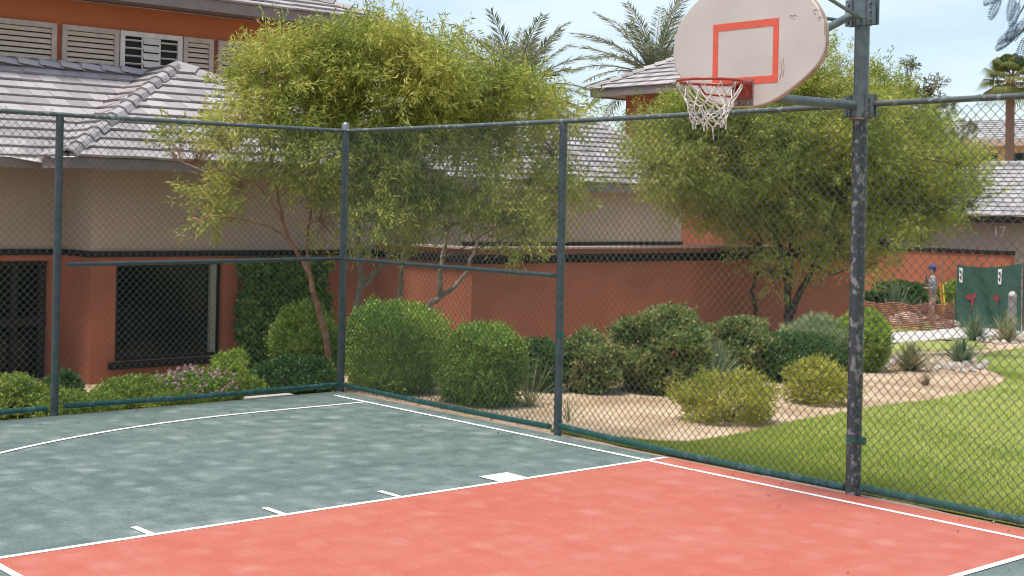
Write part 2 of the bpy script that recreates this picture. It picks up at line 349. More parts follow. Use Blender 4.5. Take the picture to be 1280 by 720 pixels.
strip([(LX0+.0255, FTY), (LX1-.0255, FTY)], z=0.0059)
arc = [(0.915, BY-.026), (0.915, -1.55)]
cxa, cya, ra = 6.85, -1.55, 5.935
arc += [(cxa-ra*math.cos(a), cya-ra*math.sin(a)) for a in np.linspace(0.02, PI-0.02, 90)] + [(cxa+ra, -1.55), (cxa+ra, BY-.026)]
# mitred arc
A = np.array(arc); T = np.gradient(A, axis=0); T /= np.linalg.norm(T, axis=1)[:,None]; Nn = np.stack([-T[:,1], T[:,0]], 1)*lw/2
mb.add([(*p, .0061) for p in A-Nn]+[(*p, .0061) for p in A+Nn], [(i, i+1, len(A)+i+1, len(A)+i) for i in range(len(A)-1)])
for s, xx in ((-1, LX0), (1, LX1)):
    for y in (-4.82, -3.845, -2.865):
        mb.add([(xx+s*.03, y-.025, .0058), (xx+s*.27, y-.025, .0058), (xx+s*.27, y+.025, .0058), (xx+s*.03, y+.025, .0058)], [(0,1,2,3)])
    mb.add([(xx+s*.03, -1.91, .0058), (xx+s*.27, -1.91, .0058), (xx+s*.27, -1.615, .0058), (xx+s*.03, -1.615, .0058)], [(0,1,2,3)])
mb.build('court_lines', M['line'], kind='structure')
# gravel strip along the court edge
V = []; F = []
us = np.linspace(0.0, 17, 120)
for i, u in enumerate(us):
    wob = 0.10+0.05*math.sin(u*2.1)+0.03*math.sin(u*5.3)
    V += [(u, -0.03, -0.03), (u, 0.05+wob, float(terrain(u, .05+wob))+.012)]
quads('gravel_edge', V, [(2*i, 2*i+2, 2*i+3, 2*i+1) for i in range(len(us)-1)], M['pink_kerb'], kind='structure')

# ------------------------------------------------------------------ lawn
border_px = [(808,561),(850,558),(885,552),(925,545),(960,537),(1000,527),(1045,518),(1090,511),(1140,504),(1190,496),(1225,489),(1250,481),(1259,474),(1252,469),(1240,465),(1228,459),(1220,452),(1222,446),(1240,441),(1262,437),(1290,434),(1330,431)]
bp_ = np.array([on_ground(*q)[:2] for q in border_px]); bp_[0] = (3.3, .22)
tt = np.linspace(0, len(bp_)-1, 90); B = np.stack([np.interp(tt, np.arange(len(bp_)), bp_[:,k]) for k in (0,1)], 1)
for _ in range(2): B[1:-1] = (B[:-2]+2*B[1:-1]+B[2:])/4
# far side of the lawn: along the fence, then out to the right
fence_side = np.stack([np.linspace(3.4, 26, 90), np.linspace(.2, .2, 90)], 1)
s_ = np.linspace(0, 1, 60); V = []
far = np.stack([np.interp(np.linspace(0,1,90), [0,.35,.8,1], [3.4, 14, 24, 24]), np.interp(np.linspace(0,1,90), [0,.35,.8,1], [.2, .2, 6, 32])], 1)
G = B[:,None,:]*(1-s_[None,:,None]) + far[:,None,:]*s_[None,:,None]
GZ = terrain(G[...,0], G[...,1]) + .014
I = np.arange(90*60).reshape(90,60)
F = np.stack([I[:-1,:-1], I[1:,:-1], I[1:,1:], I[:-1,1:]], -1).reshape(-1,4)
quads('lawn', np.concatenate([G, GZ[...,None]], -1), F, M['lawnbase'], smooth=True, kind='structure')
def blades(name, P, L, Wd, m_, lean=.5, **k):
    n = len(P); a = rng.uniform(0, 2*PI, n); d = np.stack([np.cos(a), np.sin(a), np.zeros(n)], 1)
    ln = L*rng.uniform(.5, 1.3, n); le = lean*rng.uniform(.2, 1.2, n)
    tip = P + d*(ln*le)[:,None] + np.array([0,0,1])*(ln*np.sqrt(np.maximum(.1, 1-(le*.8)**2)))[:,None]
    s2 = np.stack([-d[:,1], d[:,0], np.zeros(n)], 1)*(Wd/2)
    V = np.stack([P-s2, P+s2, tip], 1); F = np.arange(3*n).reshape(n,3)
    return quads(name, V, F, m_, tint=rng.uniform(0,1,n), **k)
# blades inside the seen part of the lawn
n = 420000
i_ = rng.uniform(0, 88.99, n); j_ = rng.uniform(0, 1, n)*58.99
ii = i_.astype(int); jj = j_.astype(int); fi = (i_-ii)[:,None]; fj = (j_-jj)[:,None]
P = G[ii,jj]*(1-fi)*(1-fj)+G[ii+1,jj]*fi*(1-fj)+G[ii,jj+1]*(1-fi)*fj+G[ii+1,jj+1]*fi*fj
P = np.concatenate([P, (terrain(P[:,0], P[:,1])+.01)[:,None]], 1)
pd = (P-CAM)@FW; px_ = 640+FPX*((P-CAM)@R2)/pd
P = P[(px_ < 1340) & (P[:,1] > .08)]
blades('lawn_grass', P, .036, .007, L_['grass'], .8, kind='stuff')
# path and sidewalk beyond
def ground_patch(name, px, m_, dz=.02, n=24, wobble=0, **k):
    q = [on_ground(*p) for p in px]; V = []
    a, b, c, d = q
    for i in range(n+1):
        for j in range(13):
            s, t = i/n, j/12; p = (1-t)*((1-s)*a+s*b)+t*((1-s)*d+s*c); p = p+wobble*((j in (0,12)) or (i in (0,n)))*np.array([math.sin(i*1.7+j*2), math.cos(i*2.3+j), 0])*.3; V.append((p[0], p[1], float(terrain(p[0],p[1]))+dz))
    return quads(name, V, [(i*13+j, (i+1)*13+j, (i+1)*13+j+1, i*13+j+1) for i in range(n) for j in range(12)], m_, smooth=True, **k)
ground_patch('path', [(1080,432),(1310,418),(1310,407),(1080,416)], M['path'], .016, kind='structure')
ground_patch('far_lawn', [(1080,443),(1225,437),(1225,424),(1080,432)], M['lawnbase'], .012, wobble=1, kind='structure')
ground_patch('far_verge', [(1095,416),(1165,414),(1165,404),(1095,406)], M['lawnbase'], .020, wobble=1, kind='structure')
# pebbles strewn over the bed
n = 5000; u = rng.uniform(-3, 9, n); w = rng.uniform(.1, 12, n); P = np.stack([u, w, terrain(u, w)+.004], 1)
r = rng.uniform(.004, .014, n)[:,None]*rng.choice([1,1,1,1.8], n)[:,None]
oct_ = np.array([(1,0,0),(0,1,0),(-1,0,0),(0,-1,0),(0,0,.8),(0,0,-.8)])
V = (P[:,None,:] + oct_[None]*r[:,None,:]*rng.uniform(.7,1.3,(n,6,1)))
Ft = np.array([(0,1,4),(1,2,4),(2,3,4),(3,0,4),(1,0,5),(2,1,5),(3,2,5),(0,3,5)])
quads('pebbles', V, (Ft[None]+6*np.arange(n)[:,None,None]).reshape(-1,3), M['pink_kerb'], kind='stuff')

# ------------------------------------------------------------------ roofs
class Roof:
    def __init__(s): s.V = []; s.F = []; s.t = []
    def quad(s, q, t):
        b = len(s.V); s.V += [tuple(map(float, p)) for p in q]; s.F.append((b, b+1, b+2, b+3)); s.t.append(t)
    def plane(s, eL, eR, tR, tL, exp=.306, tw=.33, th=.042, seed=0):
        rr = random.Random(seed); eL, eR, tR, tL = [np.asarray(p, float) for p in (eL, eR, tR, tL)]
        xh = eR-eL; Ln = np.linalg.norm(xh); xh /= Ln
        v = tL-eL; yv = v-xh*(v@xh); H = np.linalg.norm(yv); yh = yv/H; nh = np.cross(xh, yh)
        if nh[2] < 0: nh = -nh
        xl = lambda y: np.interp(y, [0, H], [0, v@xh]); xr = lambda y: np.interp(y, [0, H], [Ln, (tR-eL)@xh])
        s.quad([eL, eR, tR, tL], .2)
        k = int(math.ceil(H/exp)); pt = lambda x, y, z: eL+xh*x+yh*y+nh*z
        for i in range(k):
            y0 = i*exp; y1 = min(H, y0+exp*1.02); off = (i % 2)*.5*tw + rr.uniform(-.03,.03)
            y00 = y0-.03
            a = int(math.floor((min(xl(y0), xl(y1))-off)/tw)); b = int(math.ceil((max(xr(y0), xr(y1))-off)/tw))
            for j in range(a, b):
                c0 = max(j*tw+off+.004, xl(y0)); c1 = min((j+1)*tw+off-.004, xr(y0)); d0 = max(j*tw+off+.004, xl(y1)); d1 = min((j+1)*tw+off-.004, xr(y1))
                if c1-c0 < .01 and d1-d0 < .01: continue
                c1 = max(c1, c0+1e-3); d1 = max(d1, d0+1e-3); c0 = min(c0, c1-5e-4); d0 = min(d0, d1-5e-4)
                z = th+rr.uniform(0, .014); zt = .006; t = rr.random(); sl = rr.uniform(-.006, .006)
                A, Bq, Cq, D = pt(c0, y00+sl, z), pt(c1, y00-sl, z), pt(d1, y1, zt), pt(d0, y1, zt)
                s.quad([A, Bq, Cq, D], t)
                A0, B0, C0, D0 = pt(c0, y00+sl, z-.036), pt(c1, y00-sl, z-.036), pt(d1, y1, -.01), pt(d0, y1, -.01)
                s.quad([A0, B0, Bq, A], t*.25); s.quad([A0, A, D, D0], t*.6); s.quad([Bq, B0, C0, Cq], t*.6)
    def caps(s, p0, p1, w=.14, h=.085, step=.36, seed=0):     # overlapping ridge or hip caps from the low end p0 to p1
        rr = random.Random(seed); p0 = np.asarray(p0, float); p1 = np.asarray(p1, float); d = p1-p0; Ln = np.linalg.norm(d); d /= Ln
        side = np.cross(d, [0,0,1.0]); side /= np.linalg.norm(side); nrm = np.cross(side, d)
        k = max(1, int(round(Ln/step))); st = Ln/k
        for i in range(k):
            a = p0+d*(i*st-.03); b = p0+d*((i+1)*st+.03); t = rr.random(); sc = rr.uniform(.95, 1.06)
            pa = [a+side*w*sc*q+nrm*(h*z+.045) for q, z in ((-1,-.35),(-.62,.62),(0,1),(.62,.62),(1,-.35))]
            pb = [b+side*w*.86*q+nrm*(h*z+.005) for q, z in ((-1,-.35),(-.62,.62),(0,1),(.62,.62),(1,-.35))]
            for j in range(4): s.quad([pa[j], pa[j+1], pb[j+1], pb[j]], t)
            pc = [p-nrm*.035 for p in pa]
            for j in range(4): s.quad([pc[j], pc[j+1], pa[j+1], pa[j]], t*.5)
    def build(s, name, m_, parent, **k): return quads(name, s.V, s.F, m_, parent, tint=s.t, **k)

# ------------------------------------------------------------------ the house on the left (lower wing, main roof, upper storey)
EZ = 2.70; EU, EW = -5.10, -1.08               # eave corner of the projecting wing
WU = -5.91                                      # its front wall
hb = terrain(WU, 2.0) - .5
house = thing('stucco_house', (WU, 0, -0.7), 'two storey house with beige and red stucco, lavender grey tile roofs and shuttered upper windows', 'house')
D_ = 3.264; AP = np.array([EU-D_, EW+D_, EZ+1.69])       # apex of the wing's hip roof
CW0, CW1 = -0.355, 6.5                          # wing wall from its left corner to behind the garden wall
MU = WU-1.0                                     # recessed main wall
def wallbox(mb, a, b): mb.box(a, b)
# red wall below the band, with the window opening; beige above
wz0, wz1, ww0, ww1 = -0.255, 1.205, 0.025, 1.79
mb = MB()
for a, b in (((CW0, -1.2), (ww0, 1.275)), ((ww1, -1.2), (CW1, 1.275)), ((ww0, -1.2), (ww1, wz0)), ((ww0, wz1), (ww1, 1.275))):
    mb.box((WU-.25, a[0], a[1]), (WU, b[0], b[1]))
mb.box((MU-.25, CW0, -1.2), (WU-.2505, CW0+.25, 1.275))
for a, b in (((-9, -1.2), (-3.7, 1.275)), ((-3.7, 1.19), (CW0-.002, 1.275)), ((-0.55, -1.2), (CW0-.002, 1.188))):
    mb.box((MU-.25, a[0], a[1]), (MU, b[0], b[1]))
mb.build('lower_wall', M['red_stucco'], house)
mb = MB()
mb.box((WU-.25, CW0, 1.365), (WU-.012, CW1, 2.62)); mb.box((MU-.25, CW0+.012, 1.365), (WU-.2505, CW0+.25, 2.62)); mb.box((MU-.25, -9, 1.365), (MU-.012, CW0+.01, 2.62))
mb.build('upper_wall', M['beige_stucco'], house)
mb = MB(); mb.box((WU-.24, CW0-.03, 1.276), (WU+.03, CW1, 1.364)); mb.box((MU-.2, CW0-.03, 1.276), (WU-.2405, CW0+.2, 1.364)); mb.box((MU-.24, -9, 1.276), (MU+.03, CW0-.031, 1.364))
mb.build('trim_band', M['band'], house)
# window
win = MB(); win.box((WU-.16, ww0+.001, wz0+.001), (WU-.13, ww1-.001, wz1-.001)); wo = win.build('window', M['glass'], house)
fr = MB(); g_ = .055
fr.box((WU-.13, ww0+.002, wz1-g_), (WU-.06, ww1-.002, wz1-.002)); fr.box((WU-.13, ww0+.002, wz0+.002), (WU-.06, ww1-.002, wz0+g_))
fr.box((WU-.13, ww0+.002, wz0+g_+.001), (WU-.06, ww0+g_, wz1-g_-.001)); fr.build('frame', M['mullion'], wo)
fr = MB(); fr.box((WU-.129, ww1-.19, wz0+g_+.001), (WU-.05, ww1-.10, wz1-g_-.001)); fr.build('mullion', M['paleframe'], wo)
fr = MB(); fr.box((WU-.12, ww0-.10, wz0-.10), (WU+.09, ww1+.08, wz0-.002)); fr.build('sill', M['band'], wo)
cu = MB()
for k in range(14):
    y = .1+.07*k + (.25 if k > 6 else 0)
    cu.tube([(WU-.5, y, -.2), (WU-.5-.05*(k % 2), y+.05, .4), (WU-.5, y, 1.1)], .028, 6)
# glazed door, recessed bay on the far left
dr = MB(); dr.box((MU-.22, -3.7, -1.1), (MU-.19, -0.551, 1.189)); do = dr.build('glazed_door', M['glass'], house)
dr = MB()
for y in (-3.65, -2.46, -1.53, -1.03, -0.61): dr.box((MU-.19, y-.045, -1.1), (MU-.12, y+.045, 1.12))
for z0, z1 in ((.22, .34), (1.121, 1.188), (-.8, -.72)): dr.box((MU-.189, -3.7, z0), (MU-.115, -.552, z1))
dr.build('door_frame', M['mullion'], do)
# roofs
rf = Roof()
rl = EW+2*D_                                     # right end of the wing's eave
E0 = np.array([EU, EW, EZ]); E1 = np.array([EU, rl, EZ])
rf.plane(E0, E1, AP, AP, seed=1)
ME = EU-1.0                                      # main eave
slope = 1.69/D_
r_ = ray(0, 80); t_ = (EZ+(ME-CAM[0])*slope-CAM[2])/(r_[2]+r_[0]*slope); RU = float(CAM[0]+t_*r_[0]); RZ = EZ + (ME-RU)*slope           # main ridge
vw = lambda u: EW + (EU-u)                       # left hip foot moves back along the wing
# wing's left cheek: between hip (E0-AP) and valley
VA = np.array([ME, EW-.0, EZ+0.0])
VT = np.array([AP[0], EW+D_, AP[2]])
cheekL = np.array([ME-0.0, EW, EZ])
rf.plane((ME, EW, EZ), E0, AP, (ME-D_, EW+D_, AP[2]), seed=2)
rf.plane((ME, -9.5, EZ), (ME, EW+.02, EZ), (RU, EW+.02+(ME-RU), RZ), (RU, -9.5, RZ), seed=3)

rf.plane(E1, (EU-2*D_, rl, EZ), AP, AP+np.array([.01, 0, 0]), seed=5)
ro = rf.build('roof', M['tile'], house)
rc = Roof(); rc.caps(E0, AP, seed=1); rc.build('ridge_caps', M['tile'], ro); rc = Roof(); rc.caps(E1, AP, seed=2); rc.build('ridge_caps', M['tile'], ro); rc = Roof(); rc.caps((RU, -9.5, RZ+.02), (RU, EW+D_-.3, RZ+.02), seed=3); rc.build('ridge_caps', M['tile'], ro)
fa = MB()
fa.box((EU-.03, EW, EZ-.16), (EU-.002, rl, EZ-.012)); fa.box((ME+.002, EW+.002, EZ-.16), (EU-.031, EW+.03, EZ-.012)); fa.box((ME-.03, -9.5, EZ-.16), (ME, EW-.001, EZ-.012))
fa.build('fascia', M['fascia'], ro)
fa = MB(); fa.box((WU-.1, EW+.032, EZ-.075), (EU-.032, rl, EZ-.06)); fa.box((MU-.1, -9.5, EZ-.075), (ME-.032, EW, EZ-.06)); fa.box((MU+.1, EW+.033, EZ-.09), (WU-.1, CW0+.1, EZ-.076))
fa.build('soffit', M['band'], ro)
fl = MB(); fl.add([(ME+.05, EW-.42, EZ-.02), (ME+.12, EW+.02, EZ-.085), (ME+.30, EW+.06, EZ+.01), (ME-.05, EW-.1, EZ+.07)], [(0,1,2,3)]); fl.build('bent_flashing', M['white_frame'], ro)

# upper storey
UU = min(AP[0]-1.0, RU-.35)
pz = lambda x, y: at_u(x, y, UU)
a0 = pz(0, 100); 
def uw(x): return float(pz(x, 100)[1])
top_z = float(pz(200, 13)[2]); 
UW1 = uw(428)
mb = MB(); mb.box((UU-.3, -9, 3.0), (UU, UW1, top_z)); mb.build('upper_storey_wall', M['orange_stucco'], house)
ue = top_z+.02; UE = UU+.75
wz_t = float(pz(187, 42)[2]); wz_b = wz_t-1.25
def shutter(x0, x1, kind):
    y0, y1 = uw(x0), uw(x1); t = .085
    o = MB(); o.box((UU+.004, y0+t, wz_b+t), (UU+.02, y1-t, wz_t-t)); w_ = o.build('window', M['dark'], house)
    o = MB(); o.box((UU+.003, y0, wz_t-t), (UU+.075, y1, wz_t)); o.box((UU+.003, y0, wz_b), (UU+.075, y1, wz_b+t))
    o.box((UU+.003, y0, wz_b+t+.001), (UU+.075, y0+t, wz_t-t-.001)); o.box((UU+.003, y1-t, wz_b+t+.001), (UU+.075, y1, wz_t-t-.001))
    o.build('frame', M['white_frame'] if kind == 'open' else M['shutter_frame'], w_)
    o = MB(); n = 12; hh = (wz_t-wz_b-2*t)/n
    if kind == 'full':
        for k in range(n):
            z = wz_b+t+hh*(k+.5); o.obox((UU+.045, (y0+y1)/2, z), (0, (y1-y0)/2-t-.002, 0), (.020, 0, -hh*.36), (.004, 0, .0035))
    else:
        for k in range(n//2+2):
            z = wz_b+t+(wz_t-wz_b-2*t)/(n//2+2)*(k+.5); o.obox((UU+.05, (y0+y1)/2, z), (0, (y1-y0)/2-t-.002, 0), (.014, 0, .009), (.003, 0, -.006))
            c = y0+(y1-y0)*.5; o.obox((UU+.062, c, z+.01), (0, (y1-y0)*.13, 0), (.02, 0, -.055), (.004, 0, .003))
        for q in (.36, .64): o.box((UU+.03, y0+(y1-y0)*q-.015, wz_b+t), (UU+.045, y0+(y1-y0)*q+.015, wz_t-t))
    o.build('louvres', M['white_frame'] if kind == 'open' else M['shutter'], w_)
shutter(-22, 68, 'full'); shutter(75, 146, 'full'); shutter(147.5, 225, 'open'); shutter(226.5, 264, 'full'); shutter(270, 345, 'full'); shutter(352, 420, 'full')
rf = Roof(); ur = 4.6; uz = ue+.16
er = UW1+.45
rf.plane((UE, -9.5, uz), (UE, er, uz), (UE-ur, er-ur, uz+ur*.42), (UE-ur, -9.5, uz+ur*.42), seed=8)
rf.plane((UE, er, uz), (UE-2*ur, er, uz), (UE-ur, er-ur, uz+ur*.42), (UE-ur, er-ur-.01, uz+ur*.42), seed=9)
rf.plane((UE-2*ur, er, uz), (UE-2*ur, -9.5, uz), (UE-ur, -9.5, uz+ur*.42), (UE-ur, er-ur, uz+ur*.42), seed=10)
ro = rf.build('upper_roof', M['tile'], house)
rc = Roof(); rc.caps((UE, er, uz), (UE-ur, er-ur, uz+ur*.42), seed=5); rc.build('ridge_caps', M['tile'], ro); rc = Roof(); rc.caps((UE-ur, -9.5, uz+ur*.42), (UE-ur, er-ur, uz+ur*.42), seed=6); rc.build('ridge_caps', M['tile'], ro)
fa = MB(); fa.box((UE-.03, -9.5, uz-.20), (UE-.002, er-.002, uz-.012)); fa.box((UE-2*ur, er-.03, uz-.20), (UE-.031, er-.002, uz-.012)); fa.box((UU-.1, -9.5, uz-.15), (UE-.032, er-.032, uz-.13))
fa.build('fascia', M['fascia'], ro)

# ------------------------------------------------------------------ red garden wall in the middle
GU, GW0, GZ_ = -3.32, 4.61, 1.49
GW1 = float(at_u(1066, 308, GU)[1])
gw = thing('garden_wall', (GU, GW0, -.4), 'long red stucco garden wall with pale coping and dark band behind the shrubs', 'wall')
mb = MB(); mb.box((GU-.22, GW0, -1.6), (GU, GW1, 1.235)); mb.box((WU+.035, GW0, -1.6), (GU-.2205, GW0+.22, 1.235)); mb.box((GU-.2, GW0+.02, 1.37), (GU-.015, GW1, 1.455)); mb.box((WU+.035, GW0+.015, 1.37), (GU-.2005, GW0+.2, 1.455))
mb.build('wall_face', M['red_stucco'], gw)
mb = MB(); mb.box((GU-.21, GW0-.06, 1.236), (GU+.07, GW1, 1.369)); mb.box((WU+.035, GW0-.06, 1.236), (GU-.2105, GW0+.2, 1.369)); mb.build('trim_band', M['band'], gw)
mb = MB(); mb.box((GU-.25, GW0-.03, 1.456), (GU+.03, GW1, 1.49)); mb.box((WU+.035, GW0-.03, 1.456), (GU-.2505, GW0+.23, 1.49)); mb.build('coping', M['coping'], gw)

# ------------------------------------------------------------------ low house behind the garden wall
H2E = -10.33; H2U = H2E-.55; h2r = float(at_u(852, 275, H2U)[1]); h2l = 4.0
h2 = thing('low_house', (H2U, h2r, -.9), 'low beige stucco house with lavender tile roof behind the garden wall', 'house')
mb = MB(); mb.box((H2U-6, h2l, -1.5), (H2U, h2r, 2.62)); mb.build('wall', M['beige_stucco'], h2)
mb = MB(); mb.box((H2U-.1, h2l, 1.22), (H2U+.03, h2r+.03, 1.31)); mb.build('trim_band', M['band'], h2)
hz = float(at_u(745, 154, H2E-3.4)[2]); hw = float(at_u(745, 154, H2E-3.4)[1])
rf = Roof(); h2e = h2r+.45; 
T1 = np.array([H2E-3.4, hw, hz]); 
rf.plane((H2E, h2l, 2.72), (H2E, h2e, 2.72), T1, (H2E-3.4, h2l, hz), seed=11)
rf.plane((H2E, h2e, 2.72), (H2E-6.8, h2e, 2.72), T1+np.array([-.01,0,0]), T1, seed=12)
rf.plane((H2E-6.8, h2e, 2.72), (H2E-6.8, h2l, 2.72), (H2E-3.4, h2l, hz), T1, seed=13)
ro = rf.build('roof', M['tile'], h2)
rc = Roof(); rc.caps((H2E, h2e, 2.72), T1, seed=14); rc.build('ridge_caps', M['tile'], ro); rc = Roof(); rc.caps((H2E-3.4, h2l, hz), T1, seed=15); rc.build('ridge_caps', M['tile'], ro)
fa = MB(); fa.box((H2E-.03, h2l, 2.5), (H2E, h2e, 2.70)); fa.box((H2U-.1, h2l, 2.621), (H2E-.031, h2e-.03, 2.64)); fa.build('fascia', M['fascia'], ro)

# ------------------------------------------------------------------ red tower
TD = 43.0
tc_ = at(738, 112, TD); tw0 = at(782, 200, TD)
TW = float(tc_[1])+.75; 
tu0 = float(at_w(782, 150, TW)[0]); tu1 = float(at_w(907, 150, TW)[0]); tz = float(at_w(782, 122, TW)[2])
tow = thing('stucco_tower', (tu0, TW, -1), 'red stucco tower with a small hipped tile roof behind the backboard', 'tower')
mb = MB(); mb.box((tu0, TW, -1.5), (tu1, TW+4.5, tz+.1)); mb.build('wall', M['red_stucco'], tow)
ez = float(tc_[2]); e0 = float(tc_[0]); e1 = tu1+.9; f0 = float(tc_[1]); f1 = TW+5.2
rf = Roof(); mx_ = (e0+e1)/2; my_ = (f0+f1)/2; hh = .5*min(e1-e0, f1-f0)
rt_ = ez+hh*.52
r0 = np.array([mx_-max(0, (e1-e0)/2-hh), my_-max(0, (f1-f0)/2-hh), rt_]); r1 = np.array([mx_+max(0, (e1-e0)/2-hh), my_+max(0, (f1-f0)/2-hh), rt_])
rf.plane((e0, f0, ez), (e1, f0, ez), r1 if e1-e0 > f1-f0 else r0, r0, seed=21, exp=.34)
rf.plane((e0, f1, ez), (e0, f0, ez), r0, r0 if e1-e0 > f1-f0 else r1, seed=22, exp=.34)
rf.plane((e1, f1, ez), (e0, f1, ez), r0 if e1-e0 > f1-f0 else r1, r1, seed=23, exp=.34)
rf.plane((e1, f0, ez), (e1, f1, ez), r1, r1 if e1-e0 > f1-f0 else r0, seed=24, exp=.34)
ro = rf.build('roof', M['tile'], tow)
rc = Roof(); rc.caps((e0, f0, ez), r0, seed=3, w=.17); rc.build('ridge_caps', M['tile'], ro); rc = Roof(); rc.caps((e1, f0, ez), r1 if e1-e0 > f1-f0 else r0, seed=4, w=.17); rc.build('ridge_caps', M['tile'], ro)
fa = MB(); fa.box((e0, f0, ez-.24), (e1, f0+.03, ez-.012)); fa.box((e0, f0+.0305, ez-.24), (e0+.03, f1, ez-.012)); fa.box((e0+.031, f0+.031, ez-.20), (e1, f1, ez-.18)); fa.build('fascia', M['fascia'], ro)

# ------------------------------------------------------------------ far right: red wall, numbered house, orange building
RW = 33.65; rz = .965
ru0 = float(at_w(1000, 320, RW)[0]); ru1 = float(at_w(1263, 320, RW)[0])
fw_ = thing('perimeter_wall', (ru1, RW, -1.3), 'far red stucco wall with a dark brown cap behind the worker', 'wall')
mb = MB(); mb.box((ru0, RW, -2.2), (ru1, RW+.25, rz-.13)); mb.build('wall_face', M['red_stucco'], fw_)
mb = MB(); mb.box((ru0, RW-.04, rz-.129), (ru1+.02, RW+.28, rz)); mb.build('cap', M['band'], fw_)
NW = RW+2.5; nu0 = float(at_w(1000, 270, NW)[0]); nu1 = nu0+16
nh = thing('numbered_house', (nu0, NW, -1.4), 'beige house with pale grey tile roof and number 17 on its wall', 'house')
nez = float(at_w(1240, 271, NW-.5)[2])
mb = MB(); mb.box((nu0, NW, -2.2), (nu1, NW+7, nez)); mb.build('wall', M['beige_stucco'], nh)
ntz = float(at_w(1245, 205, NW+3.6)[2]); ntu = float(at_w(1219, 203, NW+3.6)[0])
rf = Roof(); nl = nu0-.4
rf.plane((nl, NW-.5, nez+.05), (nu1, NW-.5, nez+.05), (nu1, NW+3.6, ntz), (ntu, NW+3.6, ntz), seed=31, exp=.36, tw=.36)
rf.plane((nl, NW+7.7, nez+.05), (nl, NW-.5, nez+.05), (ntu, NW+3.6, ntz), (ntu-.01, NW+3.6, ntz), seed=32, exp=.36)
rf.plane((nu1, NW+7.7, nez+.05), (nl, NW+7.7, nez+.05), (ntu, NW+3.6, ntz), (nu1, NW+3.6, ntz), seed=33, exp=.36)
ro = rf.build('roof', M['tile_grey'], nh)
rc = Roof(); rc.caps((ntu, NW+3.6, ntz), (nu1, NW+3.6, ntz), seed=1); rc.build('ridge_caps', M['tile_grey'], ro); rc = Roof(); rc.caps((nl, NW-.5, nez+.05), (ntu, NW+3.6, ntz), seed=2); rc.build('ridge_caps', M['tile_grey'], ro)
fa = MB(); fa.box((nl, NW-.53, nez-.2), (nu1, NW-.501, nez+.03)); fa.box((nl, NW-.5, nez-.02), (nu1, NW-.01, nez)); fa.build('fascia', M['band'], ro)
def text_mesh(s, size, ext=.004):
    cu = bpy.data.curves.new('lettering', 'FONT'); cu.body = s; cu.size = size; cu.extrude = ext; cu.align_x = 'CENTER'; cu.align_y = 'CENTER'
    to = bpy.data.objects.new('lettering', cu); COL.objects.link(to); dg = bpy.context.evaluated_depsgraph_get()
    me = bpy.data.meshes.new_from_object(to.evaluated_get(dg)); bpy.data.objects.remove(to); return me
me = text_mesh('17', .52, .012); c = at_w(1249, 290, NW-.015)
me.transform(Matrix.Translation(Vector(c)) @ Matrix.Rotation(PI/2, 4, 'X')); me.materials.append(M['tagwhite'])
o = bpy.data.objects.new('house_number', me); COL.objects.link(o); put(o, nh)
OW = 58.0; ou0 = float(at_w(1080, 190, OW)[0]); 
ob = thing('ochre_building', (ou0, OW, -1.5), 'distant ochre building with a pale grey roof beside the fan palm', 'building')
oz1 = float(at_w(1260, 177, OW)[2])
mb = MB(); mb.box((ou0, OW, -2.2), (ou0+40, OW+10, oz1)); mb.build('wall', M['tan_stucco'], ob)
rf = Roof(); oz2 = float(at_w(1260, 149, OW+4)[2]); rf.plane((ou0-.6, OW-.6, oz1+.1), (ou0+40, OW-.6, oz1+.1), (ou0+40, OW+4, oz2), (ou0+3, OW+4, oz2), exp=.5, tw=.6, seed=41)
ro = rf.build('roof', M['tile_grey'], ob)
fa = MB(); fa.box((ou0-.6, OW-.65, oz1-.25), (ou0+40, OW-.601, oz1+.08)); fa.build('fascia', M['coping'], ro)
for x in (1236, 1272): 
    a = at_w(x, 190, OW); mb = MB(); mb.box((a[0]-.5, OW-.03, oz1-1.6), (a[0]+.5, OW-.004, oz1-.6)); mb.build('window', M['glass'], ob)

# ------------------------------------------------------------------ fences
FH = 2.955; WZ0, WZ1 = 0.035, FH-.005
def chain_mesh(axis, a0, a1, off, diam=.075, rw=.0028):
    # zig-zag wires hooked into their neighbours; axis 0 runs along x, 1 along y; off = offset across
    pitch = diam/2; nw = int((a1-a0)/pitch); hz = diam/2; nseg = int((WZ1-WZ0)/hz)
    k = np.arange(nseg+1); z = WZ0+k*hz
    allV = []; allF = []
    ang = np.array([PI/4, 3*PI/4, 5*PI/4, 7*PI/4]); base = 0
    for i in range(nw):
        c = a0+pitch*(i+.5); s = np.where((k+i) % 2 == 0, -1, 1)
        x = c+s*(pitch/2+.0012)+rng.normal(0, .0007, nseg+1); y = off+s*.0028
        zz = z+rng.normal(0, .001, nseg+1)
        x = x+.004*math.sin(i*.05+1)*np.sin(z*2.2+i*.05)+.002*math.sin(i*.31)
        for q in ang:
            pass
        nx_ = np.cos(ang)*rw*.95; ny_ = np.sin(ang)*rw
        Vx = x[:,None]+nx_[None]*.9; Vy = y[:,None]+ny_[None]; Vz = zz[:,None]+0*nx_[None]
        # make the section roughly square to a 45-degree wire by shifting z with x
        Vx = x[:,None]+nx_[None]*1.25
        V = np.stack([Vx, Vy, Vz] if axis == 0 else [Vy, Vx, Vz], -1).reshape(-1,3)
        I = np.arange((nseg+1)*4).reshape(-1,4); Fq = np.stack([I[:-1], np.roll(I[:-1], -1, 1), np.roll(I[1:], -1, 1), I[1:]], -1).reshape(-1,4)+base
        allV.append(V); allF.append(Fq); base += len(V)
    return np.concatenate(allV), np.concatenate(allF)
def post(mb, x, y, r, z1, z0=-.05): mb.tube([(x, y, z0), (x, y, z1)], r, 18)
U_P2, U_P3, V_P1 = 3.636, 6.945, -3.355
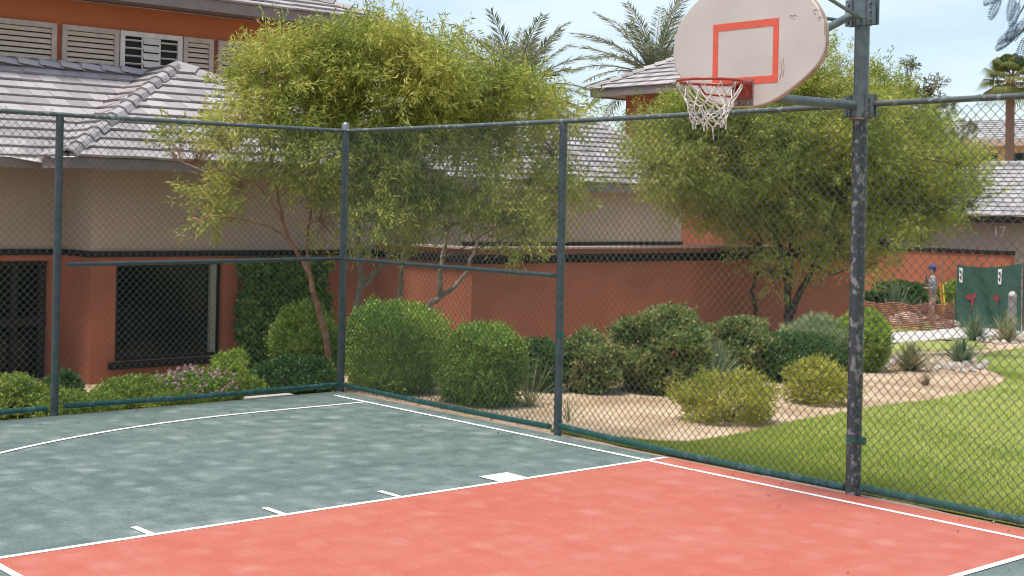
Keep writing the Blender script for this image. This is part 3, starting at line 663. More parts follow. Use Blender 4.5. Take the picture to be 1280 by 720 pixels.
fb = thing('chain_link_fence', (U_P2, 0, 0), 'green chain link fence run along the baseline, bordering the lawn and the big hedges', 'fence', )
fa_ = thing('chain_link_fence', (0, V_P1, 0), 'green chain link fence run at the left, in front of the house window', 'fence')
V, F = chain_mesh(0, 0.03, 10.35, -.052); quads('wire_mesh', V, F, M['vinyl'], fb, smooth=True)
V, F = chain_mesh(1, -7.0, -0.03, .052); quads('wire_mesh', V, F, M['vinyl'], fa_, smooth=True)
# corner post with cap, line posts
mb = MB(); post(mb, 0, 0, .042, 3.0); o = mb.build('corner_post', M['post'], fb)
mb = MB(); mb.sphere((0, 0, 3.01), (.047, .047, .05)); mb.tube([(0,0,2.96), (0,0,3.01)], .047, 18); mb.build('post_cap', M['galv'], o)
for z in (.33, .85, 1.15, 1.62, 2.1, 2.55, 2.78): mb = MB(); mb.tube([(0,0,z), (0,0,z+.03)], .0455, 18); mb.build('tension_band', M['post'], o)
mb = MB(); post(mb, U_P2, 0, .038, 2.93); o = mb.build('line_post', M['post'], fb)
mb = MB(); mb.tube([(U_P2, 0, .92), (U_P2, 0, .96)], .042, 18); mb.obox((U_P2+.055, -.01, .94), (.025,0,0), (0,.008,0), (0,0,.018)); mb.build('tension_band', M['bottomrail'], o)
mb = MB(); post(mb, 10.25, 0, .038, 2.93); mb.build('line_post', M['post'], fb)
for y in (V_P1, 2*V_P1):
    mb = MB(); post(mb, 0, y, .038, 2.93); o = mb.build('line_post', M['post'], fa_)
def wob(p0, p1, sag, n=24):
    p0 = np.array(p0); p1 = np.array(p1); return [p0+(p1-p0)*t+np.array([0,0,sag*4*t*(t-1)]) for t in np.linspace(0,1,n)]
def rail(parent, name, p0, p1, r, m_, sag=.0): mb = MB(); mb.tube(wob(p0, p1, sag), r, 12); return mb.build(name, m_, parent)
rail(fb, 'top_rail', (.046, 0, FH), (U_P3-.09, 0, FH+.005), .0225, M['toprail'], .012)
rail(fb, 'top_rail', (U_P3+.09, 0, FH+.01), (10.3, 0, FH+.02), .0225, M['toprail'])
rail(fa_, 'top_rail', (0, -.046, FH), (0, -7.0, FH+.005), .0225, M['toprail'], .01)
rail(fb, 'mid_rail', (.046, 0, 1.502), (U_P2-.075, 0, 1.492), .0215, M['post'])
rail(fa_, 'mid_rail', (0, -.046, 1.505), (0, V_P1+.10, 1.475), .0215, M['post'])
rail(fb, 'bottom_rail', (.046, -.0, .075), (U_P2-.11, 0, .06), .027, M['bottomrail'], .012)
rail(fb, 'bottom_rail', (U_P2+.04, 0, .085), (U_P3-.075, 0, .04), .029, M['bottomrail'], .018)
rail(fb, 'bottom_rail', (U_P3+.075, 0, .06), (10.2, 0, .045), .029, M['bottomrail'], .0)
rail(fa_, 'bottom_rail', (0, -.046, .075), (0, V_P1+.10, .085), .027, M['bottomrail'], .012)
rail(fa_, 'bottom_rail', (0, V_P1-.08, .075), (0, -6.65, .06), .027, M['bottomrail'])
# tie wires
def ties(parent, pts, axis, r):
    for (x, y, z) in pts:
        mb = MB(); c = [(math.cos(q)*r, math.sin(q)*r) for q in np.linspace(0, 2*PI, 11)]
        if axis == 'x': p = [(x+.006*i/5, y+a-.02, z+b) for i, (a, b) in enumerate(c)]
        elif axis == 'y': p = [(x+a+.02, y+.006*i/5, z+b) for i, (a, b) in enumerate(c)]
        else: p = [(x+a, y+b, z+.004*i) for i, (a, b) in enumerate(c)]
        mb.tube(p, .0025, 5); mb.build('tie_wire', M['vinyl'], parent)
ties(fb, [(u, -.005, FH) for u in np.arange(.3, 10, .45) if abs(u-U_P3) > .15]+[(u, 0, 1.497) for u in np.arange(.35, 3.4, .45)]+[(u, 0, .065) for u in np.arange(.3, 10, .4) if abs(u-U_P3) > .15 and abs(u-U_P2) > .15], 'x', .04)
ties(fa_, [(.005, -w, FH) for w in np.arange(.3, 6.9, .45)]+[(0, -w, 1.495) for w in np.arange(.35, 3.1, .45)]+[(0, -w, .075) for w in np.arange(.3, 6.5, .4) if abs(w-3.355) > .15], 'y', .04)

# ------------------------------------------------------------------ basketball hoop
hoop = thing('basketball_hoop', (U_P3, 0, 0), 'basketball hoop with scuffed fan backboard, red square and white net on worn pole', 'basketball hoop')
PR = .057
mb = MB(); mb.tube([(U_P3, 0, 2.84), (U_P3, 0, 4.05)], PR, 24); po = mb.build('pole', M['pole'], hoop)
mb = MB(); mb.tube([(U_P3, 0, -.05), (U_P3, 0, 2.839)], PR, 24); mb.build('lower_pole', M['worn_pole'], hoop)
mb = MB(); mb.sphere((U_P3, 0, 4.05), (PR*1.05, PR*1.05, .03)); mb.build('pole_cap', M['galv'], po)
def clamp(z, h):
    mb = MB(); mb.tube([(U_P3, 0, z-h), (U_P3, 0, z+h)], PR+.012, 24)
    for sy, th in ((-.028, .01), (.02, .01)):
        for sx in (-1, 1): mb.obox((U_P3+sx*.098, sy, z), (.032,0,0), (0,th,0), (0,0,h))
    o = mb.build('clamp', M['pole'], hoop)
    for sx in (-1, 1):
        for dz in (-.65, 0, .65):
            mb = MB(); mb.tube([(U_P3+sx*.10, -.055, z+dz*h), (U_P3+sx*.10, .05, z+dz*h)], .010, 6); mb.build('bolt', M['galv'], o)
ZL, ZU = 2.95, 3.52
clamp(ZL, .085); 
zc = float(at_w(1072, 15, -.05)[2]); clamp(zc, .10)
# ring under the lower clamp
mb = MB(); mb.tube([(U_P3, 0, ZL-.10), (U_P3, 0, ZL-.088)], PR+.03, 24); mb.build('collar', M['rusty'], hoop)
CU, BW = 6.72, -1.093
def arm(p0, p1, r): mb = MB(); mb.tube([p0, p1], r, 14); return mb.build('arm', M['pole'], hoop)
arm((U_P3-.02, -PR, 2.955), (CU+.05, BW+.045, 2.965), .036)
arm((U_P3-.035, -PR-.02, zc-.02), (CU+.06, BW+.05, 3.18), .030)
arm((U_P3+.03, -.06, zc-.055), (CU+.52, BW+.05, zc+.045), .014)
arm((U_P3-.12, -.06, zc-.06), (CU-.35, BW+.05, zc+.02), .014)
# board outline, metres from its centre line
half = [(0, 2.886), (.13, 2.888), (.26, 2.918), (.40, 2.985), (.545, 3.075), (.645, 3.155), (.69, 3.225), (.705, 3.32), (.695, 3.43), (.655, 3.525), (.585, 3.61), (.49, 3.69), (.37, 3.755), (.22, 3.80), (.08, 3.812), (0, 3.813)]
outl = half + [(-a, z) for a, z in half[-2:0:-1]]
# smooth the outline
pts = np.array(outl)
for _ in range(2):
    q = np.empty((2*len(pts), 2)); nxt = np.roll(pts, -1, 0); q[0::2] = .75*pts+.25*nxt; q[1::2] = .25*pts+.75*nxt; pts = q
mb = MB(); TH = .038
n = len(pts); b0 = [(CU+a, BW, z) for a, z in pts]; bin_ = [(CU+a*.985, BW-.006, 3.34+(z-3.34)*.983) for a, z in pts]; b1 = [(CU+a, BW+TH, z) for a, z in pts]
mb.add(bin_, [tuple(range(n))]); mb.add(b0+bin_, [(i, (i+1)%n, n+(i+1)%n, n+i) for i in range(n)], True)
mb.cur = 1; mb.add(b0+b1, [(i, (i+1)%n, n+(i+1)%n, n+i) for i in range(n)], True); mb.add(b1, [tuple(range(n))])
bd = mb.build('backboard', [M['board'], M['board_edge']], hoop)
mb = MB(); x0, x1, z0, z1, t = -.303, .303, 3.05, 3.505, .052
zo = BW-.0085
for a, b in (((x0, z1-t), (x1, z1)), ((x0, z0), (x1, z0+t)), ((x0, z0+t+.0005), (x0+t*.95, z1-t-.0005)), ((x1-t*.95, z0+t+.0005), (x1, z1-t-.0005))):
    mb.box((CU+a[0], zo, a[1]), (CU+b[0], zo+.004, b[1]))
mb.build('target_square', M['red_paint'], bd)
for (a, z, s) in ((.44, 3.50, .018), (.41, 3.505, .012), (.62, 3.52, .02), (.655, 3.47, .014)):
    mb = MB(); mb.tube([(CU+a+s*math.cos(q), zo+.001, z+s*.8*math.sin(q)) for q in np.linspace(.3, 4.6, 10)], .0022, 5); mb.build('scuff', M['board_edge'], bd)
for pp in ([(.325, 3.20), (.335, 3.13), (.32, 3.07)], [(.345, 3.22), (.355, 3.15), (.345, 3.09)], [(.64, 3.57), (.69, 3.47), (.697, 3.35)]):
    mb = MB(); mb.tube([(CU+a, zo+.001, z) for a, z in pp], .0025, 5); mb.build('scuff', M['board_edge'], bd)
RC = np.array([CU-.005, BW-.375, 3.045]); RR = .228
tilt = -.035
ring = lambda q, r=RR, z=0: RC+np.array([r*math.cos(q), r*math.sin(q), z])
mb = MB(); mb.tube([ring(q) for q in np.linspace(0, 2*PI, 49)], .0105, 10, cap=False); ri = mb.build('rim', M['rim'], hoop)
mb = MB()
mb.tube([ring(2.65, RR, -.004), RC+np.array([-.19, .17, -.07]), RC+np.array([-.06, .375-.03, -.085])], .008, 8); mb.tube([ring(.49, RR, -.004), RC+np.array([.19, .17, -.07]), RC+np.array([.06, .375-.03, -.085])], .008, 8)
mb.tube([ring(1.15), RC+np.array([.07, .36, 0])], .011, 8); mb.tube([ring(PI-1.15), RC+np.array([-.07, .36, 0])], .011, 8)
mb.build('brace', M['rim'], ri)
mb = MB(); mb.box((CU-.085, BW-.012, 2.895), (CU+.085, BW-.0065, 3.085)); mb.build('mounting_plate', M['rusty'], ri)
mb = MB(); mb.box((CU-.075, BW-.15, 3.037), (CU+.075, BW-.0125, 3.062)); mb.box((CU-.07, BW-.06, 2.945), (CU-.058, BW-.0125, 3.036)); mb.box((CU+.058, BW-.06, 2.945), (CU+.07, BW-.0125, 3.036)); mb.box((CU-.0575, BW-.03, 2.95), (CU+.0575, BW-.0125, 3.036)); mb.build('bracket', M['rim'], ri)
for sx in (-.055, .055): mb = MB(); mb.tube([(CU+sx, BW-.024, 2.918), (CU+sx, BW-.011, 2.918)], .012, 8); mb.build('bolt', M['galv'], ri)
# net: twelve loops, diamond cords
mb = MB(); NL = 12; levels = [(0, RR+.004), (-.115, .188), (-.155, .16), (-.195, .142), (-.235, .132), (-.27, .126), (-.30, .122)]
def npt(i, k):
    z, r = levels[k]; q = 2*PI*(i+.5*(k % 2))/NL
    jr = random.Random(i*31+k*7); jq = .10 if k > 1 else .05; return RC+np.array([(r+jr.uniform(-.014,.014))*math.cos(q+jr.uniform(-jq,jq)), (r+jr.uniform(-.014,.014))*math.sin(q+jr.uniform(-jq,jq)), z+(-.018 if k == 0 else 0)+jr.uniform(-.018,.018)*(k > 0)])
P0 = {(i, k): npt(i, k) for i in range(NL) for k in range(len(levels))}
for i in range(NL):
    for k in range(len(levels)-1):
        if k == 0:
            for dd in (.0, ):
                pass
        for j in ((i, (i-1) % NL) if k % 2 == 0 else (i, (i+1) % NL)):
            a, b = P0[(i, k)], P0[(j, k+1)]; mid = (a+b)/2; mid[:2] = RC[:2]+(mid[:2]-RC[:2])*(.95 if k else .99); mid[2] -= .006
            mb.tube([a, mid, b], .0042 if k < 2 else .005, 5)
    a = P0[(i, len(levels)-1)]; mb.tube([a, a+np.array([.004, 0, -.03])], .006, 5)
    q = 2*PI*i/NL; mb.tube([ring(q, RR-.003, -.012), ring(q, RR+.004, -.03)], .005, 5)
mb.tube([P0[(4, 6)], P0[(4, 6)]+np.array([.01, 0, -.09])], .003, 5)
mb.build('net', M['cord'], hoop)
# padlocked band and wrapped wires on the pole
mb = MB(); mb.tube([(U_P3, 0, .40), (U_P3, 0, .44)], PR+.008, 20); mb.obox((U_P3+.082, -.01, .42), (.024,0,0), (0,.016,0), (0,0,.028)); mb.build('tension_band', M['bottomrail'], hoop)

# ------------------------------------------------------------------ foliage
def unit(v): return v/(np.linalg.norm(v, axis=-1, keepdims=True)+1e-9)
def leaves(C, Dr, nl, L, Wd, spread=.8, droop=.25, twig=.25, wide=.45):
    # nl leaves along a short twig at each centre C heading Dr; returns verts and faces
    n = len(C); t = rng.uniform(0, 1, (n, nl)); P = C[:,None]+Dr[:,None]*(t*twig)[...,None]
    P = P+rng.normal(0, twig*.10, (n, nl, 3))
    d = unit(Dr[:,None]*.75+rng.normal(0, spread, (n, nl, 3))+np.array([0,0,-droop])); P = P.reshape(-1,3); d = d.reshape(-1,3)
    s = unit(np.cross(d, rng.normal(0, 1, d.shape))); k = len(P); ln = (L*rng.uniform(.6, 1.25, k))[:,None]; w = (Wd*rng.uniform(.7, 1.3, k))[:,None]
    V = np.stack([P, P+d*ln*wide-s*w*.5, P+d*ln, P+d*ln*wide+s*w*.5], 1); return V, np.arange(4*k).reshape(k,4)
def vnoise(P, f, ph):
    return (np.sin(P[:,0]*f+ph)*np.sin(P[:,1]*f*1.13+ph*2.1)+np.sin(P[:,1]*f*.77+P[:,2]*f*1.3+ph*.7)+np.sin(P[:,2]*f*1.21-P[:,0]*f*.9+ph*1.9))/2.2
def lobe_points(c, R, n, shell=2.2, gap=-9, f=3.0, ph=0.0):
    d = unit(rng.normal(0, 1, (n, 3))); r = rng.uniform(0, 1, n)**(1/shell)*rng.uniform(.8, 1.08, n)
    r = r*(1+.16*vnoise(d, 4.0, ph))
    P = c+d*R*r[:,None]; k = vnoise(P, f, ph) > gap; return P[k], d[k]
def shrub(name, label, px, py_top, py_bot, wpx, m_, cat='shrub', dens=1.0, L=.045, Wd=.02, base=None, boxy=0.0, droop=.0, spread=.9, depth_ratio=.9, shaggy=.12, group=None, sub=None, twig=.10, stems=True, gapv=-9, loc=None, sprig=.05):
    g = loc if loc is not None else on_ground(px, base or py_bot)
    s = ppm(g); H = (py_bot-py_top)/s; W_ = wpx/s
    if loc is not None: H = max(H, .1)
    t = thing(name, g, label, cat, group)
    W_ *= 1.1; ov = min(.05*twig/.10, W_*.15, H*.2); H -= ov; R = np.array([W_/2-ov, (W_/2-ov)*depth_ratio, H/2]); c = g+np.array([0, 0, H/2])
    area = R[0]*R[1]*12*(H/(R[0]+R[1])+.4)
    n = int(min(14000, dens*area*1050)/max(.4, L/.045)**1.4)
    d0 = unit(rng.normal(0, 1, (max(6, n//10), 3))); d = unit(np.repeat(d0, 10, 0)[:n]+rng.normal(0, sprig/max(.2, (R[0]+R[2])/2), (min(n, len(d0)*10), 3))); n = len(d); cl = np.repeat(rng.uniform(-.13, .07, len(d0)), 10)[:n]
    rr = rng.choice([1.0, .75], n, p=[.66, .34])*(rng.uniform(.84, .99, n)+cl)*(1+shaggy*vnoise(d, 5.0, px*.37))
    e = 1/(1+boxy); pn = 2+2.4*boxy; q = d/(np.sum(np.abs(d)**pn, axis=1, keepdims=True)**(1/pn))
    P = c+q*R*rr[:,None]
    k = P[:,2] > g[2]-.04
    if gapv > -5: k &= vnoise(P, 7.0, px) > gapv
    P, d = P[k], d[k]; dr = unit(d+np.array([0,0,.45])+rng.normal(0, .3, d.shape))
    V, F = leaves(P, dr, 9, L, Wd, spread, droop, twig)
    quads('foliage', V, F, m_, t, tint=rng.uniform(0, 1, len(F)))
    if stems:
        mb = MB()
        for i in range(9):
            a = rng.uniform(0, 2*PI); b = rng.uniform(.3, .85); top = g+np.array([R[0]*b*math.cos(a), R[1]*b*math.sin(a), H*rng.uniform(.5, .85)])
            mb.tube([g+np.array([.05*math.cos(a), .05*math.sin(a), -.05]), (g*.6+top*.4)+np.array([0,0,.1*H]), top], [.016, .011, .005], 5)
        mb.build('stems', M['bark_dark'] if m_ is not L_['yellow'] else M['bark'], t)
    return t, c, R, g
def blade_plant(name, label, px, py_top, py_bot, wpx, m_, n=120, Wd=.018, cat='plant', up=.55, curve=.35, base=None, group=None):
    g = on_ground(px, base or py_bot); s = ppm(g); H = (py_bot-py_top)/s; R = wpx/2/s*1.1
    t = thing(name, g, label, cat, group); V = []; F = []; tint = []
    for i in range(n):
        a = rng.uniform(0, 2*PI); el = rng.uniform(0, 1)**up; ln = rng.uniform(.75, 1.05)
        out = np.array([math.cos(a), math.sin(a), 0]); side = np.array([-out[1], out[0], 0]); ea = math.radians(6+80*el)
        rx = R*math.cos(ea)*ln; hz_ = H*(.12+.88*math.sin(ea))*ln; b = len(V); tv = rng.uniform(0, 1)
        for j in range(5):
            q = j/4; p = g+out*(.03+rx*q)+np.array([0,0,hz_*(q-curve*(1-el)*q*q)/(1-curve*(1-el)*.6)]); w = Wd*(1-.85*q)*.5*(1.0 if j else .7)
            V += [p-side*w, p+side*w+np.array([0,0,.003])]
        for j in range(4): F.append((b+2*j, b+2*j+1, b+2*j+3, b+2*j+2)); tint.append(tv)
    quads('blades', V, F, m_, t, tint=tint); return t

def tree(name, label, trunks, lobes, m_, bark, L=.105, Wd=.016, nl=17, cat='tree', twig=.28, spread=.62, droop=.35, gap=-.45, dens=130, dz=.7, D=17.5, base=None, seed=1, branch_r=.007, twigs=1, clump=.24, spc=16):
    t = thing(name, base, label, cat); rr = np.random.default_rng(seed)
    mb = MB()
    ends = []
    for pts, r0, r1 in trunks:
        P = [np.asarray(p, float) for p in pts]
        # smooth the path
        Q = []
        for i in range(len(P)-1):
            p0 = P[max(i-1,0)]; p1 = P[i]; p2 = P[i+1]; p3 = P[min(i+2, len(P)-1)]
            for s in np.linspace(0, 1, 6, endpoint=False):
                Q.append(.5*((2*p1)+(-p0+p2)*s+(2*p0-5*p1+4*p2-p3)*s*s+(-p0+3*p1-3*p2+p3)*s**3))
        Q.append(P[-1]); Q = [q+rr.normal(0, .008, 3) for q in Q]
        mb.tube(Q, list(np.linspace(r0, r1, len(Q))), 9); ends += Q[len(Q)//3:]
    mb.build('trunk', bark, t)
    ends = np.array(ends); bm_ = MB(); Vs = []; Fs = []; nb = 0
    for li, (x, y, rp, dn) in enumerate(lobes):
        d_ = D+rr.uniform(-dz, dz); c = at(x, y, d_); R = rp/FPX*d_; Rv = np.array([R*1.12, R*1.12, R])
        n = int(dens*dn*4*(R/.8)**2.4*1.6)
        Q, qd = lobe_points(c, Rv, max(5, n//spc), 2.2, gap, 2.6, li*1.7+seed)
        hd = unit(rng.normal(0, 1, (len(Q), spc, 3))); hd[...,2] = hd[...,2]*.7+.25
        rad = clump*rng.uniform(.6, 1.25, (len(Q), 1, 1))
        P = (Q[:,None]+hd*rad*rng.uniform(.35, 1, (len(Q), spc, 1))).reshape(-1,3)
        dr = unit((hd*.9+qd[:,None]*.6+np.array([0,0,.1])+rng.normal(0, .35, hd.shape)).reshape(-1,3))
        V, F = leaves(P, dr, nl, L, Wd, spread, droop, twig); Vs.append(V); Fs.append(F+4*nb); nb += len(F)
        # a limb from the nearest trunk point into the lobe, and branchlets out to some sprays
        e = ends[np.argmin(np.linalg.norm(ends-c, axis=1)+.8*np.maximum(0, ends[:,2]-c[2]))]; mid = (e+c)/2+rr.normal(0, .08, 3)+np.array([0,0,-.06])
        bm_.tube([e, mid, c], [branch_r*1.9, branch_r*1.4, branch_r], 6)
        for q in P[::max(1, len(P)//(26*twigs))]:
            m2 = (c*.5+q*.5)+rr.normal(0, .06, 3); bm_.tube([c+rr.normal(0, .03, 3), m2, q], [branch_r*.7, branch_r*.5, branch_r*.25], 4, cap=False)
    bm_.build('branches', bark, t)
    quads('crown', np.concatenate(Vs), np.concatenate(Fs), m_, t, tint=rng.uniform(0, 1, nb))
    return t

# left trees, beyond the corner
def seg(pxs, u0): return [at_u(x, y, u) for (x, y), u in zip(pxs, u0)]
b0 = at_u(416, 480, -1.7); b0[2] = terrain(b0[0], b0[1])-.05
tr1 = [([b0, at_u(408,430,-1.75), at_u(395,375,-1.8), at_u(381,330,-1.85), at_u(362,300,-1.9), at_u(345,262,-1.9), at_u(315,228,-1.8), at_u(262,207,-1.7)], .045, .008),
       ([at_u(362,302,-1.9), at_u(340,285,-1.85), at_u(300,274,-1.8), at_u(262,270,-1.75)], .016, .006),
       ([at_u(358,292,-1.9), at_u(348,250,-1.95), at_u(340,200,-2), at_u(330,130,-2)], .02, .007),
       ([at_u(390,365,-1.8), at_u(384,310,-2.0), at_u(388,260,-2.1), at_u(400,170,-2.2), at_u(410,90,-2.2)], .025, .008)]
LOW = lambda L: [(x, y+max(0, (135-y)*.26), r*(.93 if y < 120 else 1), d) for x, y, r, d in L]
lob1 = [(345,95,62,1.2),(405,75,62,1.2),(300,150,36,.8),(345,160,55,1.0),(400,150,60,1.0),(355,215,34,.45),(245,205,40,.5),(222,200,22,.7),(236,270,30,.6),(265,255,26,.5),(300,235,26,.35),(390,220,48,.8),(400,275,30,.5),(330,60,30,.9),(415,45,30,.9),(285,185,30,.5)]
tree('willowy_tree', 'yellow green tree with a leaning red barked trunk, just left of the fence corner', tr1, LOW(lob1), L_['tree'], M['bark_red'], D=17.4, base=b0, seed=3, dz=.5)
b1 = at_u(446, 400, -1.9); b1[2] = terrain(b1[0], b1[1])-.05
def base_at(x, u): p = at_u(x, 400, u); return np.array([p[0], p[1], float(terrain(p[0], p[1]))-.05])
tr2 = [([base_at(441,-2.2), at_u(446,385,-2.2), at_u(452,355,-2.2), at_u(448,300,-2.2), at_u(440,200,-2.2), at_u(445,100,-2.2)], .06, .012),
       ([at_u(449,362,-2.2), at_u(465,345,-2.2), at_u(483,325,-2.2), at_u(500,290,-2.1), at_u(520,200,-2.1), at_u(525,100,-2.1)], .04, .010),
       ([base_at(492,-2.3), at_u(497,385,-2.3), at_u(501,355,-2.3), at_u(505,315,-2.3), at_u(512,240,-2.3), at_u(500,150,-2.3), at_u(480,70,-2.3)], .05, .010)]
lob2 = [(455,60,62,1.2),(520,80,62,1.2),(470,25,22,.7),(500,40,30,.8),(450,130,75,1.1),(520,140,75,1.1),(465,205,72,.9),(530,210,66,.8),(450,270,46,.7),(505,265,46,.7),(545,262,40,.6),(430,30,24,.7)]
tree('willowy_tree', 'tall yellow green tree with several upright grey stems behind the biggest hedge', tr2, LOW(lob2), L_['tree'], M['bark'], D=17.9, base=base_at(492,-2.3), seed=5, dz=.6)
tr3 = [([base_at(522,-2.4), at_u(535,390,-2.4), at_u(545,375,-2.4), at_u(565,360,-2.4), at_u(583,338,-2.4), at_u(600,290,-2.4), at_u(625,200,-2.4), at_u(640,110,-2.4)], .05, .010),
       ([at_u(550,372,-2.4), at_u(551,340,-2.4), at_u(560,280,-2.5), at_u(575,190,-2.5), at_u(585,100,-2.5)], .045, .010),
       ([at_u(598,292,-2.4), at_u(620,245,-2.4), at_u(655,190,-2.4), at_u(690,150,-2.4)], .018, .007)]
lob3 = [(575,95,52,1.2),(625,105,50,1.2),(665,120,34,.8),(575,165,62,1.0),(635,165,48,.9),(600,230,52,.6),(560,285,36,.6),(625,280,42,.5),(660,230,40,.35),(690,190,32,.35),(700,235,30,.3),(655,290,30,.35),(695,270,24,.25),(705,150,22,.3),(560,60,26,.6)]
tree('willowy_tree', 'sparser yellow green tree with crooked stems behind the second hedge, near the middle post', tr3, LOW(lob3), L_['tree'], M['bark'], D=18.6, base=base_at(522,-2.4), seed=8, dz=.6)
# right tree
bb = at_u(988, 400, -2.0); bb[2] = terrain(bb[0], bb[1])
k = lambda x, y, dd=0: at(x, y, depth(bb)+dd)
trR = [([bb-np.array([0,0,.1]), k(986,405), k(985,380), k(983,350), k(975,310,.2), k(955,260,.3), k(930,200,.2)], .09, .014),
       ([k(987,398), k(1000,365), k(1015,338), k(1030,290,-.2), k(1060,230,-.3), k(1090,170,-.2)], .065, .012),
       ([k(985,372), k(988,320), k(995,250,.3), k(1000,150,.3)], .055, .012)]
trR.append(([k(956,430,.5)+np.array([0,0,-.5]), k(943,380,.5), k(940,365,.5), k(946,340,.5), k(950,300,.5), k(925,250,.5)], .045, .012))
lobR = [(815,205,38,.9),(850,165,48,1),(880,130,46,1),(850,230,40,.8),(905,195,60,1),(960,170,62,1),(1015,135,60,1.1),(1040,95,30,.8),(1090,120,34,.9),(1060,185,64,1),(1110,180,60,1),(1155,205,52,.9),(1190,230,32,.7),(915,250,50,.8),(965,255,58,.9),(1025,250,60,.9),(1085,255,58,.9),(1140,265,44,.8),(1175,265,36,.8),(1195,205,30,.7),(1120,225,55,.9),(1150,235,45,.9),(1080,150,45,.9),(1210,255,22,.5),(1150,300,26,.5),(990,200,60,.9),(945,305,32,.5),(1000,310,36,.6),(1050,305,40,.6),(1105,305,32,.6),(1075,330,20,.4),(965,340,18,.35),(790,215,20,.5)]
tree('olive_tree', 'broad olive green tree with a dark forked trunk in front of the garden wall', trR, lobR, L_['tree2'], M['bark_dark'], D=depth(bb), base=bb, seed=11, L=.085, Wd=.016, nl=18, dz=.9, dens=200, branch_r=.009, gap=-.35, clump=.28)
bt = on_ground(1140, 408)
kt = lambda x, y: at(x, y, 33)
bt = kt(1082, 380); bt[2] = terrain(bt[0], bt[1])
bt = at(1100, 330, 51); bt[2] = terrain(bt[0], bt[1]); kt = lambda x, y: at(x, y, 51)
trB = [([bt, kt(1088,300), kt(1100,200), kt(1130,120)], .09, .02), ([kt(1100,200), kt(1105,150), kt(1110,110)], .04, .015), ([kt(1104,190), kt(1150,150), kt(1165,115)], .04, .015)]
lobB = [(1110,125,26,.45),(1135,105,26,.45),(1160,115,26,.5),(1165,140,30,.6),(1130,145,34,.6),(1185,150,24,.4),(1200,180,24,.5),(1175,190,36,.7),(1092,95,18,.4)]
tree('wispy_tree', 'thin crowned tree standing behind the broad olive tree, against the sky right of the pole', trB, lobB, L_['treeback'], M['bark_dark'], D=51, base=bt, seed=13, L=.16, Wd=.042, nl=13, dz=.6, dens=26, gap=-.3, branch_r=.018)

# shrubs behind the left fence
def gu(x, u):                                   # a point of the bed at photo column x on the line x = u
    p = at_u(x, 420, u); return np.array([p[0], p[1], float(terrain(p[0], p[1]))])
def pxy(p):
    q = np.asarray(p)-CAM; z = q@FW; return 640+FPX*(q@R2)/z, 360+SY-FPX*(q@U2)/z
def bed_shrub(name, label, x, u, top, wpx, m_, **kw):
    g = gu(x, u); return shrub(name, label, x, top, pxy(g)[1], wpx, m_, loc=g, **kw)
bed_shrub('round_shrub', 'clipped lime green round shrub at the far left behind the fence', 18, -.75, 470, 84, L_['lime'], L=.03, Wd=.016, dens=1.3)
bed_shrub('round_shrub', 'small dark green shrub beside the leftmost fence post', 78, -1.6, 466, 48, L_['dark'], L=.04, Wd=.02)
bed_shrub('ground_cover_shrub', 'low spreading lime ground cover at the foot of the leftmost fence post', 80, -.45, 492, 90, L_['lime'], L=.03, Wd=.015, dens=1.1)
bed_shrub('round_shrub', 'lime green dome shaped shrub below the left corner of the big window', 168, -.75, 472, 86, L_['lime'], L=.03, Wd=.016, dens=1.3)
t, c, R, g = bed_shrub('flowering_shrub', 'loose green shrub dotted with pink flowers under the big window', 244, -.7, 466, 92, L_['hedge'], L=.032, Wd=.014, shaggy=.25, dens=.8)
d = unit(rng.normal(0,1,(190,3))); d[:,2] = np.abs(d[:,2]); P = c+d*(R+.06)*rng.uniform(.98,1.3,(190,1)); V, F = leaves(P, d, 5, .030, .026, 1.2, 0, .01)
quads('blossoms', V, F, L_['flower'], t, tint=rng.uniform(0,1,len(F)), kind='stuff')
bed_shrub('upright_shrub', 'upright olive shrub beside the lower right corner of the big window', 290, -2.0, 438, 52, L_['hedge'], L=.045, Wd=.014, shaggy=.2)
bed_shrub('ground_cover_shrub', 'low lime shrub between the pink flowers and the dark mound', 302, -.6, 472, 62, L_['lime'], L=.032, Wd=.016)
bed_shrub('round_shrub', 'dark green low mound under the leaning red trunk', 372, -.9, 448, 104, L_['dark'], L=.04, Wd=.018, dens=1.2)
bed_shrub('round_shrub', 'medium green rounded shrub in front of the wall climber', 380, -2.6, 376, 84, L_['hedge'], L=.045, Wd=.018, dens=1.1)
g = gu(338, -.12); mb = MB(); mb.box((g[0]-.07, g[1]-.28, -.12), (g[0]+.07, g[1]+.28, -.005)); o = mb.build('concrete_block', M['path']); tag(o, 'pale concrete block lying under the bottom rail of the left fence', 'concrete block')
o.data.transform(Matrix.Translation(-Vector(g))); o.location = g
bed_shrub('ground_cover_shrub', 'low lime ground cover strip between the left post and the window dome', 125, -.5, 494, 62, L_['lime'], L=.03, Wd=.015, dens=1.1, stems=False)
bed_shrub('ground_cover_shrub', 'thin lime ground cover in front of the pink flowers', 212, -.35, 493, 76, L_['lime'], L=.03, Wd=.015, dens=1.1, stems=False)
n = 90; P = np.concatenate([np.stack([rng.uniform(.1, 9, n), -rng.exponential(.35, n)-.03], 1), np.stack([rng.exponential(.5, 60)+.05, -rng.uniform(.1, 6, 60)], 1)]); P = np.concatenate([P, np.full((len(P),1), .009)], 1)
V, F = leaves(P, unit(np.stack([rng.normal(0,1,len(P)), rng.normal(0,1,len(P)), np.full(len(P), .08)], 1)), 1, .035, .012, .05, 0, .01)
V[...,2] = np.maximum(V[...,2], .007); quads('fallen_leaves', V, F, L_['dead'], tint=rng.uniform(0,1,len(F)), kind='stuff')
